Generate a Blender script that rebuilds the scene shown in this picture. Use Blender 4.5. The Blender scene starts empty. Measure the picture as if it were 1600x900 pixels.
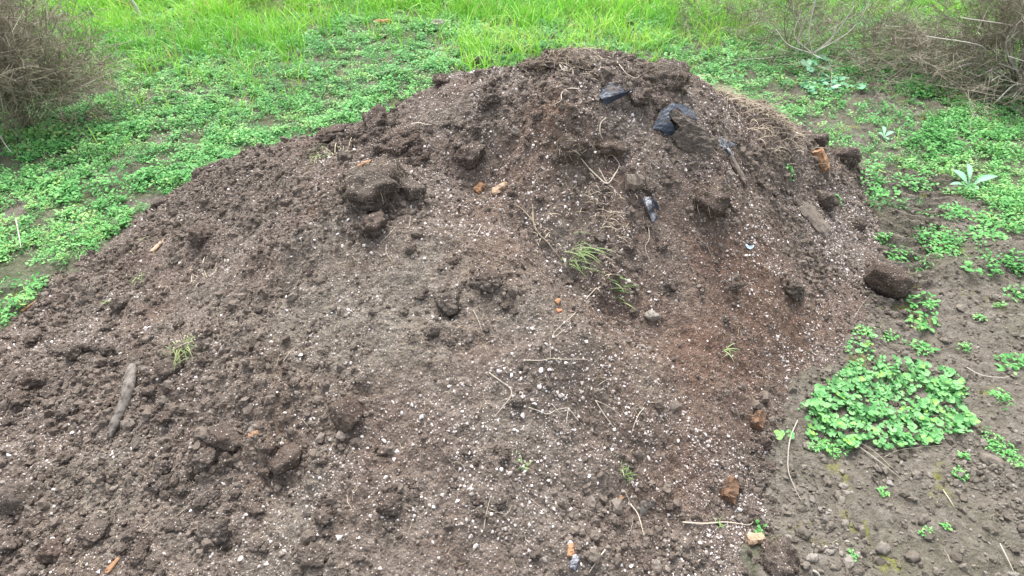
import bpy, math, random
import numpy as np
from mathutils import Vector, noise as mn
R = math.radians
rng = np.random.default_rng(7)
random.seed(7)
C = bpy.context.scene.collection
scene = bpy.context.scene

# ------------------------------------------------------------------ camera, sky, sun, exposure
CAM_H, PITCH, HFOV = 1.65, R(37), R(78)
cd = bpy.data.cameras.new('camera'); cam = bpy.data.objects.new('camera', cd); C.objects.link(cam)
cam.location = (0, 0, CAM_H); cam.rotation_euler = (R(90) - PITCH, 0, 0)
cd.sensor_width = 36; cd.lens = 18 / math.tan(HFOV / 2); cd.clip_start = 0.05; cd.clip_end = 500
scene.camera = cam
w = bpy.data.worlds.new('World'); scene.world = w; w.use_nodes = True
nt = w.node_tree
SUN_EL, SUN_AZ = R(62), R(-10)          # azimuth from +Y towards -X : behind the pile, to the left
bg = nt.nodes['Background']; sky = nt.nodes.new('ShaderNodeTexSky'); sky.sky_type = 'NISHITA'
sky.sun_disc = False; sky.sun_elevation = SUN_EL; sky.sun_rotation = SUN_AZ
sky.dust_density = 4.0; sky.air_density = 1.0; sky.ozone_density = 1.0
hs = nt.nodes.new('ShaderNodeHueSaturation'); hs.inputs['Saturation'].default_value = 0.30
nt.links.new(sky.outputs[0], hs.inputs['Color']); nt.links.new(hs.outputs[0], bg.inputs[0])
bg.inputs[1].default_value = 0.15
sd = bpy.data.lights.new('sun', 'SUN'); sd.energy = 1.5; sd.angle = R(30); sd.color = (1, 0.96, 0.9)
sun = bpy.data.objects.new('sun', sd); C.objects.link(sun)
sdir = Vector((math.sin(SUN_AZ) * math.cos(SUN_EL), math.cos(SUN_AZ) * math.cos(SUN_EL), math.sin(SUN_EL)))
sun.rotation_euler = sdir.to_track_quat('Z', 'Y').to_euler()
scene.view_settings.view_transform = 'Standard'; scene.view_settings.look = 'None'
scene.view_settings.exposure = 1.38; scene.view_settings.gamma = 1
scene.render.engine = 'CYCLES'
scene.cycles.max_bounces = 4; scene.cycles.diffuse_bounces = 3; scene.cycles.transmission_bounces = 2
scene.cycles.glossy_bounces = 1; scene.cycles.transparent_max_bounces = 4

# ------------------------------------------------------------------ small maths
F = 800 / math.tan(HFOV / 2)            # focal length in photo pixels (1600 wide)
sp_, cp_ = math.sin(PITCH), math.cos(PITCH)
def ray(px, py):
    u = (px - 800) / F; v = (450 - py) / F
    return np.array([u, cp_ + v * sp_, -sp_ + v * cp_])
def onplane(px, py, z):
    d = ray(px, py); t = (z - CAM_H) / d[2]
    return d[0] * t, d[1] * t, z
def project(x, y, z):
    dz = z - CAM_H
    dep = y * cp_ - dz * sp_
    dep = np.where(dep < 0.05, 0.05, dep)
    up = y * sp_ + dz * cp_
    return 800 + F * x / dep, 450 - F * up / dep, dep
def inpoly(px, py, poly):
    ins = np.zeros(np.shape(px), bool); n = len(poly)
    for i in range(n):
        x1, y1 = poly[i]; x2, y2 = poly[(i + 1) % n]
        c = ((y1 > py) != (y2 > py)) & (px < (x2 - x1) * (py - y1) / (y2 - y1 + 1e-9) + x1)
        ins ^= c
    return ins

_pt = {}
def _perm(seed):
    if seed not in _pt:
        r = np.random.default_rng(seed + 1000)
        p = r.permutation(256); _pt[seed] = (np.concatenate([p, p]), r.uniform(0, 2 * np.pi, 256))
    return _pt[seed]
def pn(x, y, seed=0):
    p, ang = _perm(seed)
    xi = np.floor(x).astype(np.int64); yi = np.floor(y).astype(np.int64)
    xf = x - xi; yf = y - yi; xi &= 255; yi &= 255
    u = xf * xf * xf * (xf * (xf * 6 - 15) + 10); v = yf * yf * yf * (yf * (yf * 6 - 15) + 10)
    def g(ix, iy, dx, dy):
        a = ang[p[(p[ix & 255] + iy) & 255]]
        return np.cos(a) * dx + np.sin(a) * dy
    n00 = g(xi, yi, xf, yf); n10 = g(xi + 1, yi, xf - 1, yf)
    n01 = g(xi, yi + 1, xf, yf - 1); n11 = g(xi + 1, yi + 1, xf - 1, yf - 1)
    return 1.5 * ((n00 * (1 - u) + n10 * u) * (1 - v) + (n01 * (1 - u) + n11 * u) * v)
def fbm(x, y, f, octv=4, seed=0, gain=0.5):
    s = 0; a = 1
    for i in range(octv):
        s = s + a * pn(x * f, y * f, seed + i); f *= 2.03; a *= gain
    return s
def pebbles(x, y, f, seed, keep=0.7):
    """rounded bumps of random size: 0..1"""
    x = x * f; y = y * f
    xi = np.floor(x).astype(np.int64); yi = np.floor(y).astype(np.int64)
    p, _ = _perm(seed); r = np.random.default_rng(seed).random((256, 4))
    out = np.zeros_like(x)
    for dx in (-1, 0, 1):
        for dy in (-1, 0, 1):
            cx = xi + dx; cy = yi + dy
            h = p[(p[cx & 255] + cy) & 255]; q = r[h]
            px = cx + q[:, :, 0] if x.ndim == 2 else cx + q[:, 0]
            py = cy + q[:, :, 1] if x.ndim == 2 else cy + q[:, 1]
            rad = (q[..., 2] * 0.55 + 0.3); on = q[..., 3] < keep
            d2 = ((x - px) ** 2 + (y - py) ** 2) / rad ** 2
            hh = np.sqrt(np.clip(1 - d2, 0, 1)) * rad * on
            out = np.maximum(out, hh)
    return out
def sstep(a, b, x):
    t = np.clip((x - a) / (b - a), 0, 1); return t * t * (3 - 2 * t)

# ------------------------------------------------------------------ mesh helpers
def mk(name, V, Fc, mat, parent=None, smooth=False, tint=None, tint2=None):
    V = np.ascontiguousarray(V, dtype=np.float32); Fc = np.ascontiguousarray(Fc, dtype=np.int32)
    me = bpy.data.meshes.new(name)
    me.vertices.add(len(V)); me.vertices.foreach_set('co', V.ravel())
    k = Fc.shape[1]; m = len(Fc)
    me.loops.add(m * k); me.loops.foreach_set('vertex_index', Fc.ravel())
    me.polygons.add(m); me.polygons.foreach_set('loop_start', np.arange(0, m * k, k, dtype=np.int32))
    me.polygons.foreach_set('use_smooth', np.full(m, bool(smooth)))
    for nm, t in (('tint', tint), ('tint2', tint2)):
        if t is not None:
            a = me.attributes.new(nm, 'FLOAT', 'POINT'); a.data.foreach_set('value', np.ascontiguousarray(t, dtype=np.float32))
    me.update(calc_edges=True); me.materials.append(mat)
    o = bpy.data.objects.new(name, me); C.objects.link(o)
    if parent is not None: o.parent = parent
    return o
def tag(o, label=None, cat=None, group=None, kind=None):
    if label: o['label'] = label
    if cat: o['category'] = cat
    if group: o['group'] = group
    if kind: o['kind'] = kind
    return o
def empty(name, loc, label, cat, group=None):
    o = bpy.data.objects.new(name, None); C.objects.link(o); o.location = [float(q) for q in loc]; o.empty_display_size = 0.05
    return tag(o, label, cat, group)
def grid_faces(nx, ny, keep=None):
    i = np.arange(nx * ny).reshape(ny, nx)
    f = np.stack([i[:-1, :-1], i[:-1, 1:], i[1:, 1:], i[1:, :-1]], -1).reshape(-1, 4)
    if keep is not None:
        kq = (keep[:-1, :-1] | keep[:-1, 1:] | keep[1:, 1:] | keep[1:, :-1]).ravel(); f = f[kq]
    return f
def compact(V, Fc):
    u, inv = np.unique(Fc, return_inverse=True)
    return V[u], inv.reshape(Fc.shape), u
def randrot(n, tilt=None):
    """n rotation matrices; tilt None = any orientation, else z spin with a lean of that size"""
    if tilt is None:
        q = rng.normal(size=(n, 4)); q /= np.linalg.norm(q, axis=1)[:, None]
    else:
        a = rng.uniform(0, 2 * np.pi, n); b = rng.uniform(0, 2 * np.pi, n); t = np.abs(rng.normal(0, tilt, n))
        qz = np.stack([np.cos(a / 2), 0 * a, 0 * a, np.sin(a / 2)], 1)
        qt = np.stack([np.cos(t / 2), np.sin(t / 2) * np.cos(b), np.sin(t / 2) * np.sin(b), 0 * a], 1)
        w1, x1, y1, z1 = qt.T; w2, x2, y2, z2 = qz.T
        q = np.stack([w1*w2-x1*x2-y1*y2-z1*z2, w1*x2+x1*w2+y1*z2-z1*y2, w1*y2-x1*z2+y1*w2+z1*x2, w1*z2+x1*y2-y1*x2+z1*w2], 1)
    w_, x, y, z = q.T
    return np.stack([np.stack([1-2*(y*y+z*z), 2*(x*y-z*w_), 2*(x*z+y*w_)], 1),
                     np.stack([2*(x*y+z*w_), 1-2*(x*x+z*z), 2*(y*z-x*w_)], 1),
                     np.stack([2*(x*z-y*w_), 2*(y*z+x*w_), 1-2*(x*x+y*y)], 1)], 1)
def scatter(name, bases, P, S, M, mat, tint=None, parent=None, smooth=False, tint2=None):
    """merge copies of base meshes [(V,F,t)] into one mesh; P (n,3), S (n,) or (n,3), M (n,3,3)"""
    n = len(P); which = rng.integers(0, len(bases), n)
    if S.ndim == 1: S = np.repeat(S[:, None], 3, 1)
    VV, FF, TT, T2 = [], [], [], []; off = 0
    for b, (bv, bf, bt) in enumerate(bases):
        ix = np.where(which == b)[0]
        if not len(ix): continue
        v = bv[None] * S[ix][:, None, :]
        v = np.einsum('nij,nvj->nvi', M[ix], v) + P[ix][:, None, :]
        f = bf[None] + (np.arange(len(ix)) * len(bv))[:, None, None] + off
        VV.append(v.reshape(-1, 3)); FF.append(f.reshape(-1, bf.shape[1])); off += v.shape[0] * v.shape[1]
        t = (tint[ix][:, None] if tint is not None else 0.5) + (bt[None] if bt is not None else 0)
        TT.append(np.broadcast_to(t, (len(ix), len(bv))).ravel())
        if tint2 is not None: T2.append(np.repeat(tint2[ix], len(bv)))
    return mk(name, np.concatenate(VV), np.concatenate(FF), mat, parent, smooth, np.concatenate(TT),
              np.concatenate(T2) if T2 else None)
def tubes(lines, k=3):
    """lines: list of (pts (n,3), radii (n,), tint) -> V, F(quads), tint"""
    VV, FF, TT = [], [], []; off = 0
    ang = np.arange(k) * 2 * np.pi / k
    for pts, rad, t in lines:
        pts = np.asarray(pts, float); n = len(pts); rad = np.broadcast_to(rad, (n,))
        d = np.gradient(pts, axis=0); d /= np.linalg.norm(d, axis=1)[:, None] + 1e-9
        ref = np.where(np.abs(d[:, 2:3]) > 0.9, [[1., 0, 0]], [[0, 0, 1.]])
        a = np.cross(d, ref); a /= np.linalg.norm(a, axis=1)[:, None] + 1e-9; b = np.cross(d, a)
        v = pts[:, None] + rad[:, None, None] * (np.cos(ang)[None, :, None] * a[:, None] + np.sin(ang)[None, :, None] * b[:, None])
        i = np.arange(n * k).reshape(n, k); j = np.roll(i, -1, 1)
        f = np.stack([i[:-1], j[:-1], j[1:], i[1:]], -1).reshape(-1, 4) + off
        caps = []
        if k >= 4:
            c = np.array([[0, 1, 2, 3]]) if k == 4 else np.array([[0, m, m + 1, m + 2] for m in range(1, k - 2, 2)] if k % 2 == 0 else [[0, m, m + 1, min(m + 2, k - 1)] for m in range(1, k - 1, 2)])
            if k % 2 == 0: caps = [c[:, ::-1] + off, c + off + (n - 1) * k]
        VV.append(v.reshape(-1, 3)); FF.append(f); FF += caps; off += n * k
        TT.append(np.full(n * k, t))
    return np.concatenate(VV), np.concatenate(FF), np.concatenate(TT)
def catmull(P, n=6):
    P = np.asarray(P, float); Q = np.vstack([2 * P[0] - P[1], P, 2 * P[-1] - P[-2]]); out = []
    for i in range(1, len(Q) - 2):
        for t in np.linspace(0, 1, n, endpoint=False):
            a, b, c, d = Q[i-1], Q[i], Q[i+1], Q[i+2]
            out.append(0.5 * (2*b + (c-a)*t + (2*a-5*b+4*c-d)*t*t + (3*b-a-3*c+d)*t**3))
    out.append(Q[-2]); return np.array(out)

# ------------------------------------------------------------------ materials
def newmat(name, rough=0.9, spec=0.2):
    m = bpy.data.materials.new(name); m.use_nodes = True; t = m.node_tree
    b = t.nodes['Principled BSDF']; b.inputs['Roughness'].default_value = rough
    b.inputs['Specular IOR Level'].default_value = spec
    return m, t, b
def N(t, typ, **kw):
    n = t.nodes.new(typ)
    for k, v in kw.items():
        if k in n.inputs: n.inputs[k].default_value = v
        else: setattr(n, k, v)
    return n
def noise_n(t, pos, scale, detail=3, rough=0.6):
    n = N(t, 'ShaderNodeTexNoise'); n.inputs['Scale'].default_value = scale
    n.inputs['Detail'].default_value = detail; n.inputs['Roughness'].default_value = rough
    t.links.new(pos, n.inputs['Vector']); return n.outputs['Fac']
def ramp(t, fac, stops, interp='LINEAR'):
    r = N(t, 'ShaderNodeValToRGB'); cr = r.color_ramp; cr.interpolation = interp
    cr.elements[0].position, cr.elements[1].position = stops[0][0], stops[-1][0]
    for p_, c in stops[1:-1]: cr.elements.new(p_)
    for e, (p_, c) in zip(cr.elements, stops): e.position = p_; e.color = (*c, 1) if len(c) == 3 else c
    t.links.new(fac, r.inputs[0]); return r.outputs[0]
def mix(t, fac, a, b, blend='MIX'):
    m = N(t, 'ShaderNodeMix', data_type='RGBA', blend_type=blend)
    for sock, v in ((m.inputs[0], fac), (m.inputs[6], a), (m.inputs[7], b)):
        if isinstance(v, (int, float)): sock.default_value = v
        elif isinstance(v, tuple): sock.default_value = (*v, 1)
        else: t.links.new(v, sock)
    return m.outputs[2]
def math_n(t, op, a, b=0.0):
    m = N(t, 'ShaderNodeMath', operation=op)
    for s, v in ((m.inputs[0], a), (m.inputs[1], b)):
        if isinstance(v, (int, float)): s.default_value = v
        else: t.links.new(v, s)
    return m.outputs[0]
def bump(t, b, h, strength=0.6, dist=0.004):
    n = N(t, 'ShaderNodeBump'); n.inputs['Strength'].default_value = strength; n.inputs['Distance'].default_value = dist
    t.links.new(h, n.inputs['Height']); t.links.new(n.outputs[0], b.inputs['Normal'])
def attr(t, name='tint'):
    a = N(t, 'ShaderNodeAttribute', attribute_name=name); return a.outputs['Fac']

def soil_mat(name, a, b_, c, red, specks=True, redamt=0.5, redbias=0.0, speck_col=(0.55, 0.5, 0.47), zones=False):
    """dark soil a, mid b_, pale grey-brown c, reddish patches"""
    m, t, b = newmat(name, 0.95, 0.12)
    pos = N(t, 'ShaderNodeNewGeometry').outputs['Position']
    n1 = noise_n(t, pos, 2.2, 4, 0.6); n2 = noise_n(t, pos, 38, 5, 0.72); n3 = noise_n(t, pos, 190, 3, 0.7)
    col = ramp(t, n2, [(0.30, a), (0.50, b_), (0.70, c)])
    rmask = ramp(t, n1, [(0.46 - redbias, (0, 0, 0)), (0.66 - redbias, (1, 1, 1))])
    rm = math_n(t, 'MULTIPLY', rmask, redamt)
    col = mix(t, rm, col, red)
    col = mix(t, 0.55, col, ramp(t, n3, [(0.3, (0.42, 0.40, 0.39)), (0.5, (1, 1, 1)), (0.72, (1.75, 1.7, 1.68))]), 'MULTIPLY')
    if zones:          # dry grey soil and moist reddish compost, as they lie in the heap
        col = mix(t, attr(t, 'tint'), col, mix(t, 1.0, col, (1.10, 1.16, 1.14), 'MULTIPLY'))
        col = mix(t, attr(t, 'tint2'), col, mix(t, 1.0, col, (0.95, 0.78, 0.70), 'MULTIPLY'))
    vo = N(t, 'ShaderNodeTexVoronoi'); vo.inputs['Scale'].default_value = 110; t.links.new(pos, vo.inputs['Vector'])
    h = math_n(t, 'MULTIPLY', vo.outputs['Distance'], -1.4)
    if specks:
        v2 = N(t, 'ShaderNodeTexVoronoi'); v2.inputs['Scale'].default_value = 165; t.links.new(pos, v2.inputs['Vector'])
        near = math_n(t, 'LESS_THAN', v2.outputs['Distance'], 0.30)
        sep = N(t, 'ShaderNodeSeparateColor'); t.links.new(v2.outputs['Color'], sep.inputs[0])
        dens = math_n(t, 'MULTIPLY', noise_n(t, pos, 5, 3), 0.34)
        on = math_n(t, 'LESS_THAN', sep.outputs[0], dens)
        fac = math_n(t, 'MULTIPLY', near, on)
        col = mix(t, fac, col, speck_col)
    t.links.new(col, b.inputs['Base Color'])
    hh = math_n(t, 'ADD', math_n(t, 'ADD', h, math_n(t, 'MULTIPLY', n2, 2.5)), math_n(t, 'MULTIPLY', n3, 1.6))
    bump(t, b, hh, 0.9, 0.006)
    return m
def tint_mat(name, stops, rough=0.85, spec=0.2, bumpy=None, trans=0.0, attrn='tint'):
    m, t, b = newmat(name, rough, spec)
    pos = N(t, 'ShaderNodeNewGeometry').outputs['Position']
    col = ramp(t, attr(t, attrn), stops)
    if bumpy:
        n = noise_n(t, pos, bumpy, 4, 0.7)
        col = mix(t, 0.6, col, ramp(t, n, [(0.3, (0.55, 0.52, 0.5)), (0.5, (1, 1, 1)), (0.7, (1.35, 1.35, 1.35))]), 'MULTIPLY')
        bump(t, b, n, 0.8, 0.004)
    t.links.new(col, b.inputs['Base Color'])
    if trans:
        tr = N(t, 'ShaderNodeBsdfTranslucent'); t.links.new(col, tr.inputs['Color'])
        mx = N(t, 'ShaderNodeMixShader'); mx.inputs[0].default_value = trans
        t.links.new(b.outputs[0], mx.inputs[1]); t.links.new(tr.outputs[0], mx.inputs[2])
        t.links.new(mx.outputs[0], t.nodes['Material Output'].inputs['Surface'])
    return m
def wood_mat(name, a, b_, scale=30, axis=2, dark=(0.05, 0.035, 0.025)):
    m, t, b = newmat(name, 0.85, 0.2)
    tc = N(t, 'ShaderNodeTexCoord').outputs['Object']
    mp = N(t, 'ShaderNodeMapping'); s = [1, 1, 1]; s[axis] = 0.12; mp.inputs['Scale'].default_value = s
    t.links.new(tc, mp.inputs[0])
    n = noise_n(t, mp.outputs[0], scale * 4, 4, 0.7); n2 = noise_n(t, tc, 45, 4, 0.7)
    col = ramp(t, n, [(0.3, a), (0.65, b_)])
    col = mix(t, ramp(t, n2, [(0.50, (0, 0, 0)), (0.66, (1, 1, 1))]), col, dark)
    t.links.new(col, b.inputs['Base Color']); bump(t, b, n, 0.8, 0.004)
    return m

M = {}
M['pile'] = soil_mat('pile_soil', (0.092, 0.075, 0.063), (0.190, 0.158, 0.135), (0.285, 0.244, 0.212), (0.150, 0.098, 0.076), True, 0.4, 0.0, zones=True)
M['clod'] = soil_mat('clod_soil', (0.072, 0.059, 0.050), (0.138, 0.115, 0.098), (0.215, 0.185, 0.161), (0.125, 0.082, 0.064), True, 0.5, 0.0, (0.60, 0.54, 0.50))
M['mud'] = soil_mat('mud_soil', (0.07, 0.063, 0.05), (0.125, 0.112, 0.09), (0.19, 0.175, 0.145), (0.10, 0.10, 0.07), False, 0.4)
M['crumb'] = tint_mat('crumb_soil', [(0, (0.08, 0.063, 0.052)), (0.5, (0.172, 0.143, 0.121)), (0.85, (0.25, 0.216, 0.187)), (1, (0.33, 0.295, 0.26))], 0.95, 0.1, 120)
M['perlite'] = tint_mat('perlite', [(0, (0.27, 0.235, 0.21)), (0.45, (0.50, 0.44, 0.415)), (0.8, (0.70, 0.65, 0.63)), (1, (0.86, 0.84, 0.84))], 0.85, 0.2)
M['stone'] = tint_mat('stone', [(0, (0.11, 0.095, 0.078)), (0.5, (0.195, 0.172, 0.145)), (1, (0.40, 0.38, 0.35))], 0.9, 0.2, 90)
M['fibre'] = tint_mat('dry_fibre', [(0, (0.10, 0.075, 0.05)), (0.5, (0.26, 0.21, 0.15)), (1, (0.55, 0.47, 0.36))], 0.8, 0.2)
M['straw'] = tint_mat('straw', [(0, (0.16, 0.12, 0.085)), (0.5, (0.42, 0.35, 0.26)), (1, (0.66, 0.60, 0.50))], 0.7, 0.3)
M['cover'] = tint_mat('cover_leaf', [(0, (0.035, 0.14, 0.04)), (0.35, (0.08, 0.29, 0.07)), (0.65, (0.155, 0.455, 0.125)), (0.85, (0.27, 0.58, 0.19)), (1, (0.36, 0.52, 0.16))], 0.55, 0.35, None, 0.25)
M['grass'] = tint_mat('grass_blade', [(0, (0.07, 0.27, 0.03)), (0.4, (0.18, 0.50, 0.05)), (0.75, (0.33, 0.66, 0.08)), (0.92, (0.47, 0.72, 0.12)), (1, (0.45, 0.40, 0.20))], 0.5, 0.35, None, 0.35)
M['mallow'] = tint_mat('mallow_leaf', [(0, (0.045, 0.18, 0.05)), (0.4, (0.13, 0.38, 0.12)), (0.75, (0.24, 0.52, 0.21)), (0.95, (0.27, 0.60, 0.16)), (1, (0.33, 0.58, 0.11))], 0.5, 0.35, None, 0.25)
M['pale'] = tint_mat('pale_leaf', [(0, (0.08, 0.26, 0.13)), (0.5, (0.18, 0.46, 0.26)), (1, (0.33, 0.60, 0.40))], 0.55, 0.35, None, 0.2)
M['drygreen'] = tint_mat('wilted_blade', [(0, (0.14, 0.26, 0.08)), (0.5, (0.30, 0.42, 0.17)), (1, (0.55, 0.55, 0.32))], 0.6, 0.3, None, 0.2)
M['twig'] = tint_mat('dry_twig', [(0, (0.11, 0.098, 0.068)), (0.5, (0.255, 0.228, 0.168)), (0.8, (0.46, 0.42, 0.36)), (1, (0.66, 0.62, 0.57))], 0.85, 0.15)
M['oldwood'] = wood_mat('weathered_wood', (0.085, 0.075, 0.066), (0.23, 0.21, 0.19), 14, 1, (0.06, 0.05, 0.042))
M['orange'] = wood_mat('fresh_wood', (0.22, 0.105, 0.055), (0.50, 0.31, 0.18), 30, 0, (0.11, 0.07, 0.045))
M['palewood'] = wood_mat('pale_wood', (0.30, 0.19, 0.12), (0.60, 0.46, 0.33), 30, 0, (0.13, 0.085, 0.055))
M['brownwood'] = wood_mat('brown_wood', (0.085, 0.05, 0.035), (0.22, 0.135, 0.085), 26, 0)
M['block'] = wood_mat('dusty_block', (0.13, 0.108, 0.088), (0.23, 0.195, 0.163), 14, 0, (0.10, 0.08, 0.067))
M['brick'] = wood_mat('brick_red', (0.36, 0.14, 0.07), (0.55, 0.28, 0.16), 12, 0, (0.30, 0.14, 0.08))
# black plastic film with dusting of soil
m, t, b = newmat('black_film', 0.5, 0.3)
pos = N(t, 'ShaderNodeNewGeometry').outputs['Position']
nn = noise_n(t, pos, 26, 5, 0.75)
cc = ramp(t, nn, [(0.52, (0.045, 0.058, 0.082)), (0.66, (0.13, 0.11, 0.095))])
t.links.new(cc, b.inputs['Base Color']); t.links.new(ramp(t, nn, [(0.45, (0.42,) * 3), (0.6, (0.85,) * 3)]), b.inputs['Roughness'])
M['film'] = m
m, t, b = newmat('grey_film', 0.5, 0.3)
pos = N(t, 'ShaderNodeNewGeometry').outputs['Position']
t.links.new(ramp(t, noise_n(t, pos, 40, 4, 0.8), [(0.42, (0.045, 0.05, 0.065)), (0.52, (0.20, 0.21, 0.24)), (0.62, (0.50, 0.48, 0.48))]), b.inputs['Base Color'])
M['greyfilm'] = m
m, t, b = newmat('white_shard', 0.4, 0.4); b.inputs['Base Color'].default_value = (0.55, 0.66, 0.78, 1); M['shard'] = m
M['caked'] = soil_mat('caked_soil', (0.095, 0.082, 0.070), (0.160, 0.138, 0.118), (0.22, 0.195, 0.168), (0.10, 0.08, 0.065), False, .3)
# ground
m, t, b = newmat('ground_soil', 0.95, 0.1)
pos = N(t, 'ShaderNodeNewGeometry').outputs['Position']
n1 = noise_n(t, pos, 1.7, 4, 0.6); n2 = noise_n(t, pos, 30, 5, 0.7); n3 = noise_n(t, pos, 150, 3, 0.7)
col = ramp(t, n2, [(0.3, (0.088, 0.078, 0.063)), (0.5, (0.148, 0.132, 0.110)), (0.7, (0.215, 0.197, 0.170))])
col = mix(t, ramp(t, n1, [(0.5, (0, 0, 0)), (0.7, (0.6, 0.6, 0.6))]), col, (0.105, 0.105, 0.07))
moss = ramp(t, noise_n(t, pos, 5.5, 4, 0.7), [(0.60, (0, 0, 0)), (0.70, (0.8, 0.8, 0.8))])
col = mix(t, moss, col, (0.20, 0.21, 0.04))
col = mix(t, 0.5, col, ramp(t, n3, [(0.3, (0.4,) * 3), (0.5, (1,) * 3), (0.7, (1.5,) * 3)]), 'MULTIPLY')
grn = attr(t, 'tint')
col = mix(t, grn, col, mix(t, n2, (0.03, 0.075, 0.018), (0.08, 0.13, 0.04)))
t.links.new(col, b.inputs['Base Color'])
vo = N(t, 'ShaderNodeTexVoronoi'); vo.inputs['Scale'].default_value = 75; t.links.new(pos, vo.inputs['Vector'])
bump(t, b, math_n(t, 'ADD', math_n(t, 'MULTIPLY', vo.outputs['Distance'], -0.9), math_n(t, 'ADD', math_n(t, 'MULTIPLY', n2, 2.5), n3)), 0.9, 0.006)
M['ground'] = m

# ------------------------------------------------------------------ pile shape: control points (photo pixel, height)
cps = []
def cp(px, py, z): cps.append(onplane(px, py, z))
sil = [(890, 92, .86), (820, 104, .84), (740, 112, .80), (670, 140, .73), (600, 178, .64), (520, 205, .54), (440, 228, .42), (370, 248, .30),
       (300, 283, .17), (960, 92, .87), (1030, 110, .83), (1100, 128, .76), (1190, 165, .58), (1255, 200, .38)]
for s in sil: cp(*s)
for (px, py, z) in sil:                       # the far side falls away behind the skyline
    x, y, _ = onplane(px, py, z); cx = 0.25
    for k, dz in ((0.35, 0.20), (0.8, 0.52), (1.3, 0.9)):
        sx = (x - cx) * 0.35
        cps.append((x + sx * k, y + k, z - dz))
for p_ in [(1325, 250), (1362, 330), (1365, 430), (1340, 520), (1270, 590), (1225, 680), (1200, 770), (1190, 850), (1185, 930), (1190, 1100)]: cp(*p_, 0.0)
for p_ in [(1460, 250), (1500, 330), (1510, 450), (1470, 560), (1420, 640), (1370, 740), (1350, 850), (1350, 960)]: cp(*p_, -0.12)
for p_ in [(235, 325), (180, 362), (110, 412), (45, 458), (0, 500), (-90, 560), (-260, 700)]: cp(*p_, 0.0)
for p_ in [(120, 290), (60, 350), (0, 400), (-90, 440), (-220, 530)]: cp(*p_, -0.12)
inner = [(580, 262, .63), (560, 330, .60), (660, 310, .60), (700, 350, .57), (800, 430, .50), (900, 480, .43), (985, 560, .33), (1080, 660, .19),
         (690, 250, .62), (760, 290, .56), (850, 345, .53), (930, 420, .42), (1010, 480, .33), (1110, 560, .22), (1180, 640, .10),
         (850, 200, .76), (950, 190, .77), (1060, 200, .71), (1120, 250, .60), (1000, 290, .60), (1100, 340, .47), (1150, 430, .32), (1220, 330, .27), (1290, 420, .10), (1230, 500, .15),
         (450, 330, .50), (430, 430, .42), (330, 400, .30), (230, 440, .19), (120, 520, .13), (60, 640, .13), (200, 620, .21), (350, 560, .33), (520, 480, .44), (650, 450, .49),
         (600, 600, .37), (750, 600, .38), (900, 620, .31), (450, 700, .28), (250, 760, .20), (60, 800, .12), (600, 780, .25), (800, 780, .25), (1000, 740, .17), (1080, 800, .10),
         (200, 900, .15), (500, 900, .17), (800, 900, .17), (1000, 900, .11), (-120, 780, .10), (-150, 950, .10)]
for s in inner: cp(*s)
for p_ in [(-2.2, 0.3, .02), (-1, 0.35, .05), (0, 0.35, .04), (0.6, 0.3, -0.02), (-1, -0.3, -.15), (0, -.3, -.15), (-2.6, 0.0, -.1), (-3.2, 1.2, -.2), (1.2, -.2, -.2), (-3, 3.4, -.4), (3, 4.4, -.5), (3.2, 2.5, -.4), (-2.6, 4.6, -.7), (0.2, 5.2, -.9)]: cps.append(p_)
cps = np.array(cps)
def tps_fit(P, z, lam=3e-3):
    n = len(P); d2 = ((P[:, None] - P[None]) ** 2).sum(-1); K = 0.5 * d2 * np.log(d2 + 1e-12)
    A = np.zeros((n + 3, n + 3)); A[:n, :n] = K + lam * np.eye(n); A[:n, n] = 1; A[:n, n+1:] = P; A[n, :n] = 1; A[n+1:, :n] = P.T
    return np.linalg.solve(A, np.concatenate([z, np.zeros(3)]))
tw = tps_fit(cps[:, :2], cps[:, 2])
def tps(x, y):
    o = tw[-3] + tw[-2] * x + tw[-1] * y
    for i in range(len(cps)):
        d2 = (x - cps[i, 0]) ** 2 + (y - cps[i, 1]) ** 2; o = o + tw[i] * 0.5 * d2 * np.log(d2 + 1e-12)
    return o
class Field:
    def __init__(s, xs, ys, Z): s.xs, s.ys, s.Z = xs, ys, Z
    def __call__(s, x, y):
        x = np.asarray(x, float); y = np.asarray(y, float)
        fx = np.interp(x, s.xs, np.arange(len(s.xs))); fy = np.interp(y, s.ys, np.arange(len(s.ys)))
        i = np.clip(fx.astype(int), 0, len(s.xs) - 2); j = np.clip(fy.astype(int), 0, len(s.ys) - 2); a = fx - i; b = fy - j
        Z = s.Z
        return (Z[j, i] * (1 - a) + Z[j, i+1] * a) * (1 - b) + (Z[j+1, i] * (1 - a) + Z[j+1, i+1] * a) * b
cxs = np.arange(-3.2, 2.9, 0.025); cys = np.arange(-0.1, 4.9, 0.025)
cX, cY = np.meshgrid(cxs, cys)
base = Field(cxs, cys, tps(cX, cY))

# ------------------------------------------------------------------ ground sheet
def axis(lo, hi, step, far, n=26):
    g = np.geomspace(step * 1.5, far, n)
    return np.concatenate([lo - g[::-1], np.arange(lo, hi, step), hi + g])
gx = axis(-4.0, 4.4, 0.012, 90); gy = axis(0.2, 5.6, 0.012, 90)
GX, GY = np.meshgrid(gx, gy)
nearm = np.exp(-((np.abs(GX) / 9) ** 4 + (np.abs(GY - 3) / 9) ** 4))
GZ = 0.02 * fbm(GX, GY, 1.1, 3, 40) + nearm * (0.013 * fbm(GX, GY, 7, 4, 44, 0.6) + .006 * sstep(-.2, .4, fbm(GX, GY, 1.7, 2, 47)) * (1 - np.abs(pn(GX * 16, GY * 22, 49))) )
GZ += nearm * 0.012 * np.clip(fbm(GX, GY, 2, 2, 71) + 0.4, 0, 1) * pebbles(GX, GY, 22, 3, 0.6) * 1.6
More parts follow.
